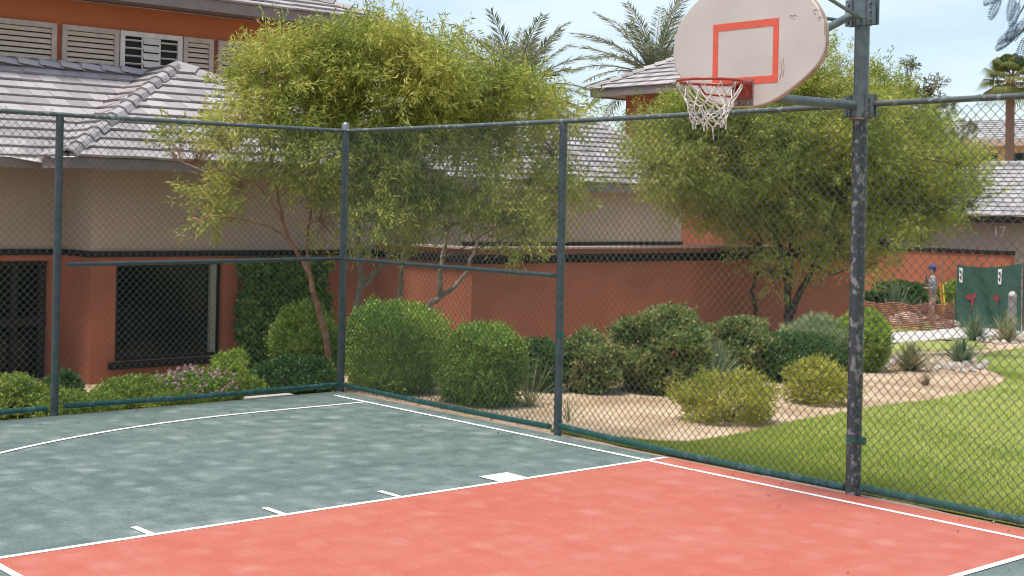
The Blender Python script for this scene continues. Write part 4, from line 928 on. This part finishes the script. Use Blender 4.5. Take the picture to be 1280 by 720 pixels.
# climber on the wall
g = gu(342, WU+.25); t = thing('wall_climber', g, 'dark green climber covering the red wall right of the window', 'climbing plant')
n = 5200; wy0 = float(at_u(290, 400, WU)[1]); wy1 = float(at_u(402, 400, WU)[1])
P = np.stack([WU+.05+rng.uniform(0, .38, n)**1.3, rng.uniform(wy0, wy1, n), rng.uniform(-.6, 1.27, n)], 1)
edge = np.minimum(P[:,1]-wy0, wy1-P[:,1]); k_ = edge > .10*vnoise(P, 5, 1)+.05; P = P[k_]
dr = unit(np.array([.6, 0, -.7])+rng.normal(0, .35, P.shape)); V, F = leaves(P, dr, 7, .075, .045, .7, .6, .12)
quads('foliage', V, F, L_['ivy'], t, tint=rng.uniform(0,1,len(F)))
mb = MB()
for i in range(6): y = wy0+.1+(wy1-wy0-.2)*i/5; mb.tube([(WU+.03, y, -.9), (WU+.05, y+.05, 0), (WU+.04, y-.05, 1.2)], .012, 5)
mb.build('stems', M['bark_dark'], t)
# hedges right of the corner
def wshrub(name, label, x, w, top, wpx, m_, **kw):
    p = at_w(x, 470, w); g = np.array([p[0], p[1], float(terrain(p[0], p[1]))])
    return shrub(name, label, x, top, pxy(g)[1], wpx, m_, loc=g, **kw)
wshrub('clipped_hedge', 'largest clipped hedge, bright green and box shaped, just right of the fence corner', 494, .78, 382, 122, L_['hedge'], L=.042, Wd=.013, boxy=.8, dens=1.5, shaggy=.045, sprig=.075, depth_ratio=.7)
wshrub('clipped_hedge', 'second clipped green hedge, smaller, right of the largest one', 602, .95, 407, 102, L_['hedge'], L=.042, Wd=.013, boxy=.5, dens=1.5, shaggy=.05, sprig=.075, depth_ratio=.8)
bed_shrub('round_shrub', 'small round green shrub peeping over the largest hedge in front of the dark wall', 461, -3.0, 374, 44, L_['hedge'], L=.04, Wd=.016)
def gshrub(name, label, x, top, bot, w, m_, **kw): return shrub(name, label, x, top, bot, w, m_, **kw)
gshrub('dark_shrub', 'dark green shrub behind the spiky desert plant left of the middle post', 674, 428, 492, 62, L_['dark'], L=.04, Wd=.02, base=488)
t, c, R, g = gshrub('bougainvillea', 'small leafy bougainvillea just right of the middle post', 736, 416, 490, 66, L_['bougain'], L=.05, Wd=.03, shaggy=.25)
def flowers(t, c, R, n, m_='redflower'):
    d = unit(rng.normal(0,1,(n,3))); d[:,2] = np.abs(d[:,2])*.9; P = c+d*R*rng.uniform(.9,1.08,(n,1)); V, F = leaves(P, d, 3, .03, .03, 1.2, 0, .01); quads('blossoms', V, F, L_[m_], t, tint=rng.uniform(0,1,len(F)), kind='stuff')
flowers(t, c, R, 25)
t, c, R, g = gshrub('bougainvillea', 'large bougainvillea bush with dark leafy base in front of the red wall', 826, 390, 489, 116, L_['bougain'], L=.05, Wd=.03, shaggy=.28, dens=1.2); flowers(t, c, R, 60)
t, c, R, g = gshrub('bougainvillea', 'bougainvillea with crimson flowers behind the blue green spiky plant', 918, 396, 472, 96, L_['bougain'], L=.05, Wd=.03, shaggy=.28); flowers(t, c, R, 60)
gshrub('dark_shrub', 'low dark clipped shrub between the bougainvillea and the silvery dome', 990, 418, 474, 112, L_['dark'], L=.035, Wd=.018, boxy=.5, dens=1.2)
gshrub('silver_shrub', 'pale silvery green dome shrub behind the dark clipped shrub, left of the hoop pole', 1022, 396, 462, 92, L_['silver'], L=.04, Wd=.010, base=462, dens=1.3)
gshrub('dark_shrub', 'tall dark green round shrub directly behind the hoop pole', 1078, 386, 464, 66, L_['hedge'], L=.035, Wd=.016, dens=1.3, shaggy=.06)
gshrub('yellow_shrub', 'large loose yellow green shrub on the sand in front of the spiky plant', 908, 466, 527, 118, L_['yellow'], L=.045, Wd=.014, shaggy=.3, dens=.75, twig=.16, gapv=-.8)
gshrub('yellow_shrub', 'smaller yellow green shrub on the sand next to the hoop pole', 1020, 453, 504, 82, L_['yellow'], L=.045, Wd=.016, shaggy=.3, dens=.8, twig=.14)
blade_plant('desert_spoon', 'sparse spiky desert plant on the sand left of the middle post', 662, 436, 508, 92, L_['drygrass'], n=60, Wd=.012, up=1.0, curve=.25)
blade_plant('desert_spoon', 'dry stemmed grass tuft at the foot of the middle post', 712, 482, 527, 60, L_['drygrass'], n=26, Wd=.008, up=.9)
blade_plant('desert_spoon', 'dense blue green spiky plant between the bougainvilleas', 888, 420, 484, 84, L_['blue'], n=380, Wd=.024, up=1.1, curve=.2)
blade_plant('red_yucca', 'grey green grassy yucca with rusty stems beside the rocks', 1138, 422, 463, 62, L_['reddry'], n=230, Wd=.026, up=1.25)
blade_plant('red_yucca', 'dark blue green grassy yucca above the row of stones', 1202, 418, 456, 62, L_['blue'], n=230, Wd=.034, up=1.2)
blade_plant('red_yucca', 'grassy yucca in front of the green screen', 1218, 386, 426, 50, L_['blue'], n=190, Wd=.036, up=1.2)
blade_plant('red_yucca', 'pale grassy yucca around the grey bollard', 1258, 386, 428, 56, L_['drygrass'], n=200, Wd=.036, up=1.2)
blade_plant('spiky_agave', 'spiky agave rosette behind the orange netting', 1118, 342, 395, 66, L_['blue'], n=130, Wd=.09, up=1.4, base=402)
gshrub('far_shrub', 'dark hedge between the orange netting and the far red wall', 1125, 352, 398, 90, L_['dark'], L=.09, Wd=.05, base=399, dens=.7, stems=False)
gshrub('far_shrub', 'leafy shrub between the worker and the green screen', 1190, 350, 396, 34, L_['hedge'], L=.09, Wd=.05, base=399, dens=.9, stems=False)
blade_plant('dead_tuft', 'little dead brown tuft on the bare sand near the stones', 1157, 464, 482, 20, L_['dead'], n=60, Wd=.012, up=.9)

# dry leaf litter round the shrubs
n = 5200; u = rng.normal(.2, 1.4, n); w = rng.uniform(.15, 11, n); P = np.stack([u, w, terrain(u, w)+.006], 1)
P = P[(vnoise(P, 1.7, 2.0) > -.1) & (u < 3.2-.05*w)]
V, F = leaves(P, unit(np.stack([rng.normal(0,1,len(P)), rng.normal(0,1,len(P)), rng.normal(0,.15,len(P))], 1)), 1, .04, .016, .1, 0, .01)
quads('leaf_litter', V, F, L_['dead'], tint=rng.uniform(0,1,len(F)), kind='stuff')
# stones
def rock(mb, c, r, seed):
    rr = np.random.default_rng(seed); seg_, rings = 9, 6; vs = []
    for i in range(rings+1):
        t = PI*i/rings
        for j in range(seg_):
            q = 2*PI*j/seg_; d = np.array([math.sin(t)*math.cos(q), math.sin(t)*math.sin(q), math.cos(t)])
            k = 1+.22*math.sin(3*d[0]+seed)*math.sin(4*d[1]+seed*1.7)+.12*math.sin(7*d[2]+5*d[0]+seed); vs.append(np.asarray(c)+np.asarray(r)*d*k)
    mb.add(vs, [(i*seg_+j, (i+1)*seg_+j, (i+1)*seg_+(j+1)%seg_, i*seg_+(j+1)%seg_) for i in range(rings) for j in range(seg_)], False)
def stone(px, py, wpx, hpx, label, group=None, seed=0, name='stone'):
    g = on_ground(px, py); s = ppm(g); mb = MB(); rock(mb, g+np.array([0,0,hpx/s*.35]), (wpx/2/s, wpx/2.4/s, hpx/s*.65), seed)
    o = mb.build(name, M['stone']); tag(o, label, 'stone', group); o.data.transform(Matrix.Translation(-Vector(g))); o.location = g; return o
stone(1133, 408, 46, 18, 'broad pale boulder in front of the orange netting', seed=3, name='boulder')
stone(1186, 409, 16, 10, 'pale rounded boulder at the left corner of the green screen', seed=4, name='boulder')
stone(1199, 409, 14, 10, 'pale boulder in front of the green screen, right of its twin', seed=5, name='boulder')
k_ = 0
for i in range(34):
    x = 1158+i*2.4+random.uniform(-2, 2); y = 462+random.uniform(-6, 4)-(i > 27)*2
    stone(x, y, random.uniform(6, 12), random.uniform(5, 8), 'grey pink cobble in the row of stones edging the sandy bed', 'cobbles edging the sandy bed', 10+i, 'cobble')
for i in range(12):
    stone(1106+random.uniform(0, 26), 459+random.uniform(-8, 3), random.uniform(5, 9), random.uniform(4, 7), 'grey cobble left of the rusty stemmed yucca', 'cobbles left of the yucca', 60+i, 'cobble')
for i in range(16):
    stone(1222+i*3.8+random.uniform(-2,2), 428+random.uniform(-4,3), random.uniform(5,9), random.uniform(3,6), 'pale cobble under the grassy yuccas by the path', 'cobbles by the path', 90+i, 'cobble')
for i in range(8):
    stone(1166+i*3.4, 399+random.uniform(-14,1), random.uniform(6,9), random.uniform(5,8), 'pinkish rubble stone piled beside the green screen', 'rubble beside the screen', 130+i, 'rubble_stone')

# ------------------------------------------------------------------ orange netting, screen, bollard, worker
def gz(p, dz=0): return np.array([p[0], p[1], float(terrain(p[0], p[1]))+dz])
n0, n1, n2 = gz(at(1068, 400, 40)), gz(at(1150, 405, 38.8)), gz(at(1192, 402, 39.8))
no = thing('safety_netting', n1, 'sagging orange red plastic safety netting in front of the worker', 'safety netting')
mb = MB()
path_ = [n0+(n1-n0)*s for s in np.linspace(0,1,26)]+[n1+(n2-n1)*s for s in np.linspace(0,1,16)][1:]
Hn = 34/ppm(n1)
def npz(i, j): p = path_[i]; h = Hn*(.92+.05*math.sin(i*.5)+.02*math.sin(i*1.9)); return gz(p, .03+h*j/12)+np.array([.03*math.sin(i*1.3+j), .03*math.cos(i+j*.5), .012*math.sin(i*2.1+j)])
for j in range(13): mb.tube([npz(i, j) for i in range(len(path_))], .017, 4, cap=False)
for i in range(len(path_)): mb.tube([npz(i, j) for j in range(13)], .010, 4, cap=False)
mb.build('net', M['netting'], no)
for i in (0, 12, 25, 40): mb = MB(); p = path_[i]; mb.tube([gz(p, -.1), gz(p, Hn*1.15)], .02, 6); mb.build('stake', M['bark'], no)
s0, s1 = gz(at(1195, 400, 41)), gz(at(1276, 400, 39.5)); sH = 78/ppm(s0)
scr = thing('privacy_screen', s0, 'green cloth construction screen with red printing and two white tags', 'construction screen')
dirn = (s1-s0); dirn[2] = 0; sl = np.linalg.norm(dirn); dirn /= sl; nrm = np.array([dirn[1], -dirn[0], 0])
if nrm@(CAM-s0) < 0: nrm = -nrm
def sp(a, b, off=0):       # a along 0..1, b height 0..1
    top = s0[2]+sH+.13*a-.10*math.sin(a*PI); bot = s0[2]+.02
    ripple = .10*math.sin(a*9+b*2.5)*(.3+.7*(1-b))*math.sin(PI*min(1, max(0, a)))+.05*math.sin(a*23+b*4)*(1-b)
    return np.array([*(s0+dirn*sl*a+nrm*(ripple+off))[:2], bot+(top-bot)*b])
nA, nB = 60, 24
V = [sp(i/nA*1.0, j/nB) for i in range(nA+1) for j in range(nB+1)]
o = quads('cloth', V, [(i*(nB+1)+j, (i+1)*(nB+1)+j, (i+1)*(nB+1)+j+1, i*(nB+1)+j+1) for i in range(nA) for j in range(nB)], M['screen'], scr, smooth=True)
for a in (0.005, .5, .995): mb = MB(); p = sp(a, 0, -.12); mb.tube([p-np.array([0,0,.1]), sp(a, 1, -.12)+np.array([0,0,.03])], .025, 8); mb.build('pole', M['post'], scr)
mb = MB()
def patch(poly, off=.03): 
    mb.add([sp(a, b, off) for a, b in poly], [tuple(range(len(poly)))])
patch([(.15,.50),(.22,.56),(.23,.53),(.30,.58),(.31,.50),(.27,.48),(.31,.42),(.25,.46),(.20,.45)]); patch([(.25,.45),(.28,.45),(.275,.28),(.255,.28)])
mb.build('printed_mark', M['print_red'], scr); mb = MB(); patch([(.58,.52),(.66,.58),(.64,.53),(.68,.55),(.68,.46),(.62,.47)]); patch([(.645,.45),(.665,.45),(.66,.36),(.645,.36)]); mb.build('printed_mark', M['print_red'], scr); mb = MB(); patch([(.86,.58),(.93,.62),(.93,.50),(.90,.52)])
mb.build('printed_mark', M['print_red'], scr)
for a in (.045, .66):
    mb = MB(); patch([(a,.72),(a+.055,.72),(a+.055,.96),(a,.96)], .035); to = mb.build('tag', M['tagwhite'], scr)
    mb = MB(); patch([(a+.012,.90),(a+.035,.93),(a+.045,.88),(a+.02,.86)], .045); patch([(a+.015,.82),(a+.04,.84),(a+.04,.77),(a+.02,.76)], .045); mb.build('tag_print', M['tagblack'], to)
s2 = on_ground(1330, 399); scr2 = thing('privacy_screen', s1, 'second green cloth screen cut off by the right edge of the photo', 'construction screen')
s0b, slb = s1+nrm*-.15+dirn*.12, 2.6
V = []
for i in range(31):
    for j in range(13):
        a = i/30; b = j/12; V.append(np.array([*(s0b+dirn*slb*a+nrm*.06*math.sin(a*14+b*2))[:2], s0b[2]+.02+(sH+.1)*b]))
quads('cloth', V, [(i*13+j, (i+1)*13+j, (i+1)*13+j+1, i*13+j+1) for i in range(30) for j in range(12)], M['screen'], scr2, smooth=True)
mb = MB(); mb.tube([s0b+np.array([0,0,-.1])+nrm*.1, s0b+np.array([-.06,0,sH+.05])+nrm*.1], .022, 8); mb.build('pole', M['coping'], scr2)
bo = on_ground(1265, 418); bh = 54/ppm(bo); br = 5.2/ppm(bo)
bl = thing('bollard', bo, 'grey bollard with a pale domed cap in front of the green screen', 'bollard')
mb = MB(); mb.tube([bo-np.array([0,0,.1]), bo+np.array([0,0,bh*.9])], br, 20); mb.build('shaft', M['bollard'], bl)
mb = MB(); mb.sphere(bo+np.array([0,0,bh*.9]), (br*1.03, br*1.03, bh*.1), 18, 10); mb.build('cap', M['cap_white'], bl)

# the worker, seen from behind-left, one hand up at the face
def skin_mesh(name, nodes, edges, mtl, sub=2):
    me = bpy.data.meshes.new(name); me.from_pydata([n[0] for n in nodes], edges, []); o = bpy.data.objects.new(name, me); COL.objects.link(o)
    md = o.modifiers.new('skin', 'SKIN'); md.use_smooth_shade = True
    for i, nd in enumerate(nodes):
        r = nd[1] if hasattr(nd[1], '__len__') else (nd[1], nd[1]); me.skin_vertices[0].data[i].radius = r; me.skin_vertices[0].data[i].use_root = (i == 0)
    s = o.modifiers.new('sub', 'SUBSURF'); s.levels = sub; s.render_levels = sub
    dg = bpy.context.evaluated_depsgraph_get(); m2 = bpy.data.meshes.new_from_object(o.evaluated_get(dg)); bpy.data.objects.remove(o); bpy.data.meshes.remove(me)
    m2.materials.clear(); m2.materials.append(mtl); m2.name = name
    return m2
wp = at(1165, 404, 41.5); wp = gz(wp)
per = thing('person', wp, 'person in blue cap, grey plaid shirt and khaki trousers, one hand at the face', 'person')
fdir = -RT*.85+FW*.2; fang = math.atan2(fdir[1], fdir[0])     # facing photo-left
XF = Matrix.Rotation(fang, 4, 'Z')
def add_person_part(me, name, parent=per):
    me.transform(XF); o = bpy.data.objects.new(name, me); COL.objects.link(o); o.parent = parent; return o
# local: +x forward, +y to the person's left, z up
HIP = .93
nodes = [((0,0,HIP), (.13,.15)), ((.0,0,1.12), (.11,.14)), ((.0,0,1.32), (.12,.17)), ((.01,0,1.45), (.07,.08)), ((.02,0,1.52), .055), ((.035,0,1.60), (.085,.075)), ((.03,0,1.70), (.095,.078)),
 ((0,.19,1.40), .058), ((-.05,.25,1.14), .045), ((.13,.20,1.10), .038), ((.22,.16,1.12), .03),
 ((0,-.19,1.40), .058), ((.12,-.24,1.18), .045), ((.20,-.12,1.40), .036), ((.19,-.06,1.50), .03),
 ((0,.09,.86), .09), ((.02,.10,.48), .062), ((-.02,.10,.09), .042), ((.10,.11,.04), .036),
 ((0,-.09,.86), .09), ((.03,-.10,.48), .062), ((.02,-.10,.09), .042), ((.14,-.11,.04), .036)]
edges = [(0,1),(1,2),(2,3),(3,4),(4,5),(5,6),(2,7),(7,8),(8,9),(9,10),(2,11),(11,12),(12,13),(13,14),(0,15),(15,16),(16,17),(17,18),(0,19),(19,20),(20,21),(21,22)]
for (hx, hy, hz_, dx, dz_) in ((.22,.16,1.12,.03,0), (.19,-.06,1.50,-.01,.03)):
    par = 10 if hy > 0 else 14
    for f_ in range(5):
        off = (f_-2)*.017; i0 = len(nodes)
        nodes += [((hx+dx*1.2, hy+off, hz_+dz_*1.2), .010), ((hx+dx*2.2-(.02 if f_ == 0 else 0), hy+off*1.1, hz_+dz_*2.2-.01), .009)]; edges += [(par, i0), (i0, i0+1)]
add_person_part(skin_mesh('body', nodes, edges, M['skin']), 'body')
nodes = [((0,0,.90), (.145,.165)), ((0,0,1.12), (.135,.165)), ((0,0,1.32), (.145,.185)), ((.01,0,1.47), (.085,.10)),
 ((0,.20,1.40), .078), ((-.05,.26,1.14), .062), ((.10,.21,1.11), .05), ((0,-.20,1.40), .078), ((.12,-.25,1.18), .062), ((.185,-.15,1.36), .05)]
edges = [(0,1),(1,2),(2,3),(2,4),(4,5),(5,6),(2,7),(7,8),(8,9)]
add_person_part(skin_mesh('shirt', nodes, edges, M['shirt']), 'shirt')
nodes = [((0,0,.95), (.14,.16)), ((0,.095,.84), .108), ((.02,.105,.48), .085), ((-.02,.105,.10), .068), ((0,-.095,.84), .108), ((.03,-.105,.48), .085), ((.02,-.105,.10), .068)]
add_person_part(skin_mesh('trousers', nodes, [(0,1),(1,2),(2,3),(0,4),(4,5),(5,6)], M['trousers']), 'trousers')
mb = MB(); mb.sphere((.025, 0, 1.735), (.115, .098, .075), 16, 10); 
mb.prism([(.10+.10*math.cos(q), .085*math.sin(q), 1.715) for q in np.linspace(-1.4, 1.4, 9)], (0, 0, .012)); cp = mb.build('cap', M['capblue'])
cp.data.transform(XF); cp.parent = per
mb = MB(); mb.sphere((-.035, 0, 1.65), (.07, .08, .075), 12, 8); hr = mb.build('hair', M['tagblack']); hr.data.transform(XF); hr.parent = per
mb = MB(); mb.sphere((.125, 0, 1.615), (.02, .014, .025), 8, 6); 
for sy in (-.032, .032): mb.sphere((.105, sy, 1.65), .011, 8, 6)
mb.sphere((.108, 0, 1.565), (.012, .028, .008), 8, 6)
fc = mb.build('face', M['skin']); fc.data.transform(XF); fc.parent = per
for sx, mm in ((0.25, 'hivis'), (.33, 'yellow')):
    p = wp + RT*sx + np.array([0,0,0]); mb = MB(); mb.tube([gz(p, .30), gz(p+RT*.03, .7), gz(p-RT*.04, 1.25)], .03, 6)
    o = mb.build('marker_ribbon', M[mm]); tag(o, 'orange ribbon hanging beside the worker' if mm == 'hivis' else 'yellow ribbon hanging right of the worker', 'ribbon')
p = wp + RT*.28; mb = MB(); mb.tube([gz(p, -.1), gz(p, 2.0)], .016, 6); o = mb.build('marker_stake', M['bark']); tag(o, 'thin wooden stake standing right behind the worker', 'stake')

# ------------------------------------------------------------------ palms
def frond(V, F, T, c, a, el, ln, droop, nleaf=52, lw=.042, ll=.52, MBst=None):
    out = np.array([math.cos(a), math.sin(a), 0]); pts = []
    for s in np.linspace(0, 1, 12):
        e = el-droop*s; pts.append((s, e))
    P = [np.asarray(c, float)]
    for s, e in pts[1:]: P.append(P[-1]+(out*math.cos(e)+np.array([0,0,1])*math.sin(e))*ln/11)
    P = np.array(P); side0 = np.array([-out[1], out[0], 0])
    MBst.tube(P, list(np.linspace(.03, .006, len(P))), 5, cap=False)
    for i in range(nleaf):
        s = .12+.88*i/nleaf; x = s*11; j = min(10, int(x)); p = P[j]+(P[j+1]-P[j])*(x-j); t = unit(P[j+1]-P[j]); nrm = np.cross(side0, t)
        l = ll*math.sin(PI*(.12+.80*s))**.6
        for sg in (-1, 1):
            d = unit(t*.75+side0*sg*.7+nrm*rng.uniform(-.35, .15)*-1+rng.normal(0, .08, 3)); q = np.cross(d, unit(nrm+rng.normal(0,.3,3))); q = unit(q)
            b = len(V); V += [p, p+d*l*.4-q*lw*.5, p+d*l, p+d*l*.4+q*lw*.5]; F.append((b,b+1,b+2,b+3)); T.append(rng.uniform(0,1))
def date_palm(label, px, py, d, fronds, ln, seed):
    c = at(px, py, d); g = gz(c); t = thing('date_palm', g, label, 'palm'); V, F, T = [], [], []; st = MB(); rr = random.Random(seed)
    for i in range(fronds):
        a = i*2.399+rr.uniform(-.2,.2); el = math.radians(85-95*(i/fronds)**.9); frond(V, F, T, c, a, el, ln*rr.uniform(.85,1.1), rr.uniform(.5,1.0), MBst=st)
    quads('fronds', V, F, L_['palm'], t, tint=T); st.build('frond_ribs', M['bark'], t)
    mb = MB(); mb.tube([g-np.array([0,0,.2]), (g+c)/2, c], [.26, .22, .24], 14); mb.build('trunk', M['palm_bark'], t)
date_palm('feathery date palm rising behind the willowy trees, left of the tower', 645, 118, 42, 46, 2.6, 1)
date_palm('larger feathery date palm behind the tower and the backboard', 818, 98, 47, 44, 3.2, 2)
# fan palm
c = at(1263, 102, 62); g = gz(c); fp = thing('fan_palm', g, 'fan palm with drooping leaves and brown trunk rising behind the numbered house', 'palm')
V, F, T = [], [], []; st = MB()
for i in range(30):
    a = i*2.399; el = math.radians(80-125*(i/30)); out = np.array([math.cos(a)*math.cos(el), math.sin(a)*math.cos(el), math.sin(el)])
    L0 = .75; hub = c+out*L0; st.tube([c, hub], [.03, .02], 5, cap=False); side = unit(np.cross(out, [0,0,1.0])); upn = np.cross(side, out)
    for j in range(26):
        q = math.radians(-105+210*j/25); d = unit(out*math.cos(q)+side*math.sin(q)); ll = .95*(.75+.25*math.cos(q)); b = len(V)
        tipd = np.array([0,0,-.45*ll]) ; wv = unit(np.cross(d, upn))*.036
        V += [hub, hub+d*ll*.55-wv, hub+d*ll*.9+tipd, hub+d*ll*.55+wv]; F.append((b,b+1,b+2,b+3)); T.append(rng.uniform(0,1)*.8+.2*(i > 20))
quads('fans', V, F, L_['fan'], fp, tint=T); st.build('leaf_stalks', M['bark'], fp)
mb = MB(); mb.tube([g, (g+c)/2+np.array([.05,0,0]), c], [.27, .2, .19], 14); mb.build('trunk', M['palm_bark'], fp)

# overhanging branch of a tree outside the frame on the right
tb = np.array([9.3, 1.1, 0.0]); tb[2] = terrain(9.3, 1.1)
sh = thing('feathery_tree', tb, 'tree whose feathery bluish twigs hang into the top right corner', 'tree')
mb = MB(); q0 = np.array([9.25, 1.1, 4.2])
mb.tube([tb-np.array([0,0,.1]), tb+np.array([.05,0,1.5]), tb+np.array([-.02,.02,3.0]), q0], [.11,.09,.07,.05], 12); mb.build('trunk', M['bark_dark'], sh)
mb = MB(); V, F, T = [], [], []
Dp = 9.6
br_ = [([q0, at(1400,-60,Dp), at(1330,-40,Dp), at(1275,-18,Dp), at(1250,-6,Dp)], .016),
       ([at(1330,-40,Dp), at(1300,10,Dp), at(1280,38,Dp), at(1262,52,Dp)], .010), ([at(1300,-30,Dp), at(1284,0,Dp), at(1272,22,Dp)], .008)]
for pts, r in br_: mb.tube(pts, list(np.linspace(r, .004, len(pts))), 6)
def pinna(p, d, ln, n=13):
    d = unit(d); s = unit(np.cross(d, FW+np.array([0,0,.3]))); mb.tube([p, p+d*ln*.5, p+d*ln+np.array([0,0,-.02])], [.0035,.003,.0015], 4, cap=False)
    for i in range(n):
        q = p+d*ln*(.12+.88*i/n)+np.array([0,0,-.02*(i/n)**2])
        for sg in (-1, 1):
            l = .050*math.sin(PI*(.2+.7*i/n)); dd = unit(d*.65+s*sg); w = unit(np.cross(dd, FW+rng.normal(0,.3,3)))*.0044; b = len(V)
            V.extend([q, q+dd*l*.5-w, q+dd*l, q+dd*l*.5+w]); F.append((b,b+1,b+2,b+3)); T.append(rng.uniform(0,1))
for (x, y, dx, dy, l) in ((1258,-8,-1,.35,.17),(1252,-4,-.6,1,.16),(1268,-10,-.2,1,.19),(1275,0,-.4,1,.18),(1280,36,-1,.45,.20),(1270,46,-1,.5,.16),(1272,24,-.5,1,.16),(1285,20,-.6,.9,.18),(1282,44,-.3,1,.18),(1290,-10,.0,1,.2),(1300,10,.2,1,.2),(1262,-14,-1,.0,.16),(1310,-20,0,1,.2),(1330,-30,-.3,1,.2),(1350,-40,0,1,.2)):
    pinna(at(x, y, Dp+rng.uniform(-.15,.15)), R2*dx-U2*dy, l)
# crown outside the frame
C_ = np.array([9.9, 1.8, 5.3]); P, dd = lobe_points(C_, np.array([1.3,1.3,.8]), 800, 2.2)
P = P[((P-CAM)@R2/((P-CAM)@FW)*FPX+640) > 1330] if len(P) else P
Vc, Fc = leaves(P, unit(rng.normal(0,1,P.shape)), 12, .05, .012, .9, .3, .2)
nV = len(V); V = np.concatenate([np.array(V).reshape(-1,3), Vc.reshape(-1,3)]); F = np.concatenate([np.array(F), Fc+nV]); T = np.concatenate([np.array(T), rng.uniform(0,1,len(Fc))])
for q in P[::40]: mb.tube([q0, (q0+q)/2+np.array([0,0,.1]), q], [.02,.012,.005], 5, cap=False)
mb.build('branches', M['bark_dark'], sh); quads('crown', V, F, L_['feather'], sh, tint=T)
